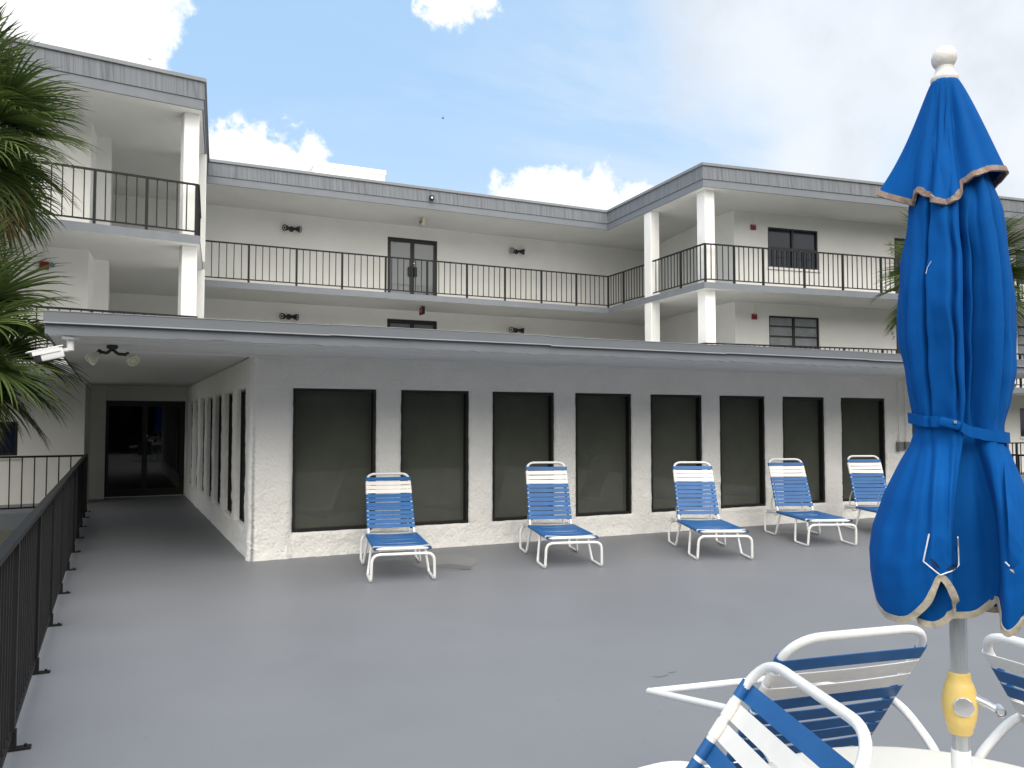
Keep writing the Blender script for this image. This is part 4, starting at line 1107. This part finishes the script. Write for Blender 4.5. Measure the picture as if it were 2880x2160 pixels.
def palm(label, loc, hz, seed, nf, size, trunk_r=.16, dead=8):
    rnd = random.Random(seed)
    t = thing('palm_tree', label, 'palm tree', (loc[0], loc[1], -2.75), 0, 'fan palms by the deck')
    H = hz + 2.75
    bm = new(); pts = []; rs = []
    for k in range(30):
        z = H * k / 29; pts.append(Vector((.05 * math.sin(z * .8 + seed), .05 * math.cos(z * .6 + seed) - .05, z))); rs.append((1.25 - .35 * k / 29) * (1 + .06 * (k % 2)))
    tube(bm, pts, trunk_r, 14, rs=rs)
    for k in range(46):     # old leaf boots
        a = k * 2.399; z = H - .05 - k * .022; q = Vector((math.cos(a), math.sin(a), 0)); b0 = q * trunk_r * .9 + Vector((0, 0, z - .12)); b1 = q * (trunk_r + .10) + Vector((0, 0, z + .14))
        bar(bm, b0, b1, .07, .025, up=(q.x, q.y, .2))
    obj('trunk', bm, M_TRUNK, t, True)
    bm = new(); top = Vector((pts[-1].x, pts[-1].y, H - .05))
    for k in range(nf):
        u = (k + .5) / nf; az = k * 2.39996 + rnd.uniform(-.2, .2)
        el = rad(80 - 128 * u ** .85 + rnd.uniform(-9, 9))
        frond(bm, top + Vector((0, 0, -.25 * u)), az, el, size * rnd.uniform(.42, .62), size * rnd.uniform(.62, .82), rnd, droop=.7 + .75 * u)
    obj('crown', bm, M_FROND, t, keep=True)
    bm = new()
    for k in range(dead):
        frond(bm, top + Vector((0, 0, -.35)), rnd.uniform(0, 6.28), rad(rnd.uniform(-60, -35)), size * .4, size * .6, rnd, 22, 1.8)
    obj('dead_frond', bm, M_DEADLEAF, t, keep=True)
palm('tall fan palm in the top left corner, its crown level with the roof', (-2.05, 13.7), 5.95, 31, 60, 1.36)
palm('shorter fan palm at the left edge, its crown level with the canopy', (-2.05, 12.9), 3.0, 32, 58, 1.38)
palm('fan palm mostly hidden behind the closed umbrella, in front of the right balconies', (15.5, 11.3), 4.85, 33, 56, 1.24)

# far-off trees behind the viewer, which the dark window panes mirror
bm = new(); rnd = random.Random(5)
for k in range(15000):
    x = rnd.uniform(-45, 60); top = 13 + 2.5 * noise.noise(Vector((x * .12, 0, 0))) + 1.2 * noise.noise(Vector((x * .5, 3, 0)))
    z = -2.7 + (top + 2.7) * rnd.random() ** .8; y = -26 + 3.5 * rnd.uniform(-1, 1)
    s = rnd.uniform(.7, 1.4); a = Vector((rnd.gauss(0, 1), rnd.gauss(0, 1), rnd.gauss(0, 1))).normalized(); b = a.orthogonal().normalized(); c_ = a.cross(b)
    p = Vector((x, y, z)); quad(bm, [p + b * s, p + c_ * s * .6, p - b * s, p - c_ * s * .6])
wd = obj('woodland', bm, M_WOOD, kind='stuff', keep=True); wd['label'] = 'dark belt of trees far behind the deck'

# birds
def bird(label, loc, rz, s):
    bm = new()
    tube(bm, [(0, -.2 * s, 0), (0, -.05 * s, .01), (0, .12 * s, .01), (0, .22 * s, .02)], .045 * s, 8, rs=[.25, 1, .9, .3])
    for sg in (-1, 1):
        pr = [(0, .06, .02), (sg * .25, .10, .12), (sg * .55, -.04, .05), (sg * .25, -.05, .11), (0, -.07, .02)]
        v = [bm.verts.new(Vector(q) * s) for q in pr]; bm.faces.new([v[0], v[1], v[3], v[4]]); bm.faces.new([v[1], v[2], v[3]])
    o = obj('bird', bm, M_DARK); o.location = loc; o.rotation_euler = (0, 0, rz)
    tag(o, label, 'bird', 'birds in the sky')

# ------------------------------------------------------------------ camera
cd = bpy.data.cameras.new('camera'); co = link(bpy.data.objects.new('camera', cd))
co.location = (0, 0, 1.65); co.rotation_euler = (rad(90 + 2.635), 0, -YAW); cd.sensor_width = 36; cd.lens = 36 * 2330 / 2880; cd.clip_start = .05; cd.clip_end = 2000
sc = bpy.context.scene; sc.camera = co
p = Vector((0, 0, 1.65)) + raydir(423, 168) * 130; bird('tiny dark bird beside the big white cloud at upper left', p, .5, 1.0)
p = Vector((0, 0, 1.65)) + raydir(1246, 333) * 130; bird('tiny dark bird in the open blue sky above the roof', p, 1.2, 1.0)

# ------------------------------------------------------------------ sky and light
SUN_EL, SUN_AZ = rad(45), rad(195)     # azimuth clockwise from +Y
w = bpy.data.worlds.new('World'); sc.world = w; w.use_nodes = True
N = w.node_tree.nodes; L = w.node_tree.links
bg = N['Background']; bg.inputs['Strength'].default_value = .1
sky = N.new('ShaderNodeTexSky'); sky.sky_type = 'NISHITA'; sky.sun_disc = False; sky.sun_elevation = SUN_EL; sky.sun_rotation = SUN_AZ; sky.air_density = 1.0; sky.dust_density = 1.2; sky.ozone_density = 1.4
tc = N.new('ShaderNodeTexCoord')
def vm(op, a, b=None):
    n = N.new('ShaderNodeVectorMath'); n.operation = op
    for i, v in enumerate((a, b)):
        if v is None: continue
        if isinstance(v, (tuple, Vector)): n.inputs[i].default_value = tuple(v)
        else: L.new(v, n.inputs[i])
    return n
def mt(op, a, b=None, c=None, clamp=False):
    n = N.new('ShaderNodeMath'); n.operation = op; n.use_clamp = clamp
    for i, v in enumerate((a, b, c)):
        if v is None: continue
        if isinstance(v, (int, float)): n.inputs[i].default_value = v
        else: L.new(v, n.inputs[i])
    return n.outputs[0]
def ss(v, a, b):
    n = N.new('ShaderNodeMapRange'); n.interpolation_type = 'SMOOTHSTEP'; L.new(v, n.inputs['Value']); n.inputs['From Min'].default_value = a; n.inputs['From Max'].default_value = b; return n.outputs['Result']
nv = vm('NORMALIZE', tc.outputs['Generated']).outputs[0]
def nz(scale, det=8, rough=.6, vec=None, dist=0):
    n = N.new('ShaderNodeTexNoise'); n.inputs['Scale'].default_value = scale; n.inputs['Detail'].default_value = det; n.inputs['Roughness'].default_value = rough; n.inputs['Distortion'].default_value = dist
    L.new(vec or nv, n.inputs['Vector']); return n.outputs['Fac']
n_big = nz(13, 10, .62); n_fine = nz(28, 8, .6)
def cum(blobs):
    cur = None
    for x, y, r in blobs:
        dst = vm('DISTANCE', nv, raydir(x, y)).outputs['Value']
        q = mt('DIVIDE', dst, r / 2330.)
        cur = q if cur is None else mt('SMOOTH_MIN', cur, q, .25)
    return cur
CUMB = [(60, 20, 300), (230, 60, 200), (320, 120, 110), (120, 160, 200), (-250, 100, 400)]
CUMS = [(690, 440, 90), (620, 420, 60), (790, 470, 95), (870, 430, 50), (740, 520, 110),
        (1495, 535, 70), (1460, 580, 100), (1590, 570, 85), (1680, 540, 70), (1690, 590, 90), (1790, 565, 50),
        (1270, -20, 90), (1340, -40, 70)]
n_sm = nz(30, 10, .64, dist=.3); n_sm2 = nz(80, 8, .6)
def cmk(blobs, na, nb, aa, ab, lo, hi):
    pert = mt('ADD', mt('MULTIPLY', mt('SUBTRACT', na, .5), aa), mt('MULTIPLY', mt('SUBTRACT', nb, .5), ab))
    return ss(mt('SUBTRACT', 1.0, mt('ADD', cum(blobs), pert)), lo, hi)
cmask = mt('MAXIMUM', cmk(CUMB, n_big, n_fine, 1.9, .9, -.14, .22), mt('MULTIPLY', cmk(CUMS, n_sm, n_sm2, 2.6, .9, -.15, .45), .95))
BANK = [(2330, 20, 430), (2680, -20, 400), (2880, 420, 240), (3000, 280, 260), (2300, 480, 200)]
c2 = cum(BANK)
n_soft = nz(5, 7, .55)
bmask = mt('MULTIPLY', ss(mt('SUBTRACT', 1.0, mt('ADD', c2, mt('MULTIPLY', mt('SUBTRACT', n_soft, .5), 1.5))), -.25, .45), .9)
# high thin veil: streaks on a flat layer, thicker to the right
sepv = N.new('ShaderNodeSeparateXYZ'); L.new(nv, sepv.inputs[0])
hz = mt('ADD', mt('MAXIMUM', sepv.outputs['Z'], 0.), .12)
cbv = N.new('ShaderNodeCombineXYZ'); L.new(mt('DIVIDE', sepv.outputs['X'], hz), cbv.inputs[0]); L.new(mt('DIVIDE', sepv.outputs['Y'], hz), cbv.inputs[1])
mpv = N.new('ShaderNodeMapping'); mpv.inputs['Rotation'].default_value = (0, 0, .5); mpv.inputs['Scale'].default_value = (.7, 1.5, 1); L.new(cbv.outputs[0], mpv.inputs['Vector'])
n_veil = nz(1.3, 9, .62, mpv.outputs[0], .4)
rdir = vm('DOT_PRODUCT', nv, (raydir(2300, 560) - raydir(900, 150)).normalized()).outputs['Value']
veil = ss(mt('ADD', n_veil, mt('MULTIPLY', rdir, .75)), .30, .95)
def rgb(c):
    n = N.new('ShaderNodeRGB'); n.outputs[0].default_value = (*c, 1); return n.outputs[0]
def mix(f, a, b):
    n = N.new('ShaderNodeMix'); n.data_type = 'RGBA'; n.clamp_factor = True
    if isinstance(f, (int, float)): n.inputs['Factor'].default_value = f
    else: L.new(f, n.inputs['Factor'])
    L.new(a, n.inputs[6]); L.new(b, n.inputs[7]); return n.outputs[2]
skyc = mix(.70, sky.outputs[0], rgb((5.0, 7.7, 10.9)))
low = mt('MULTIPLY', mt('SUBTRACT', 1.0, ss(sepv.outputs['Z'], .10, .42)), .42)
col = mix(mt('MAXIMUM', mt('MULTIPLY', veil, .88), mt('ADD', low, mt('MULTIPLY', veil, .5))), skyc, rgb((7.5, 8.3, 9.3)))
grey = ss(n_soft, .35, .62)
col = mix(bmask, col, mix(grey, rgb((6.6, 7.0, 7.5)), rgb((8.2, 8.6, 9.2))))
shade = ss(mt('ADD', n_big, mt('MULTIPLY', n_fine, .3)), .55, .9)
col = mix(cmask, col, mix(shade, rgb((11., 11., 11.)), rgb((9.2, 9.4, 9.7))))
# bright cloud glow round the sun, added in the unseen sky as fill light
SUNV = Vector((math.sin(SUN_AZ) * math.cos(SUN_EL), math.cos(SUN_AZ) * math.cos(SUN_EL), math.sin(SUN_EL)))
glow = ss(vm('DOT_PRODUCT', nv, SUNV).outputs['Value'], .15, 1.0)
col = mix(glow, col, rgb((27., 26., 24.5)))
L.new(col, bg.inputs['Color'])
sd = bpy.data.lights.new('sun', 'SUN'); so = link(bpy.data.objects.new('sun', sd)); sd.energy = 1.35; sd.angle = rad(32); sd.color = (1, .95, .87)
dv = Vector((math.sin(SUN_AZ) * math.cos(SUN_EL), math.cos(SUN_AZ) * math.cos(SUN_EL), math.sin(SUN_EL)))
so.rotation_euler = dv.to_track_quat('Z', 'Y').to_euler()
vs = sc.view_settings; vs.view_transform = 'Standard'; vs.look = 'None'; vs.exposure = 0.15; vs.gamma = 1; vs.use_curve_mapping = False
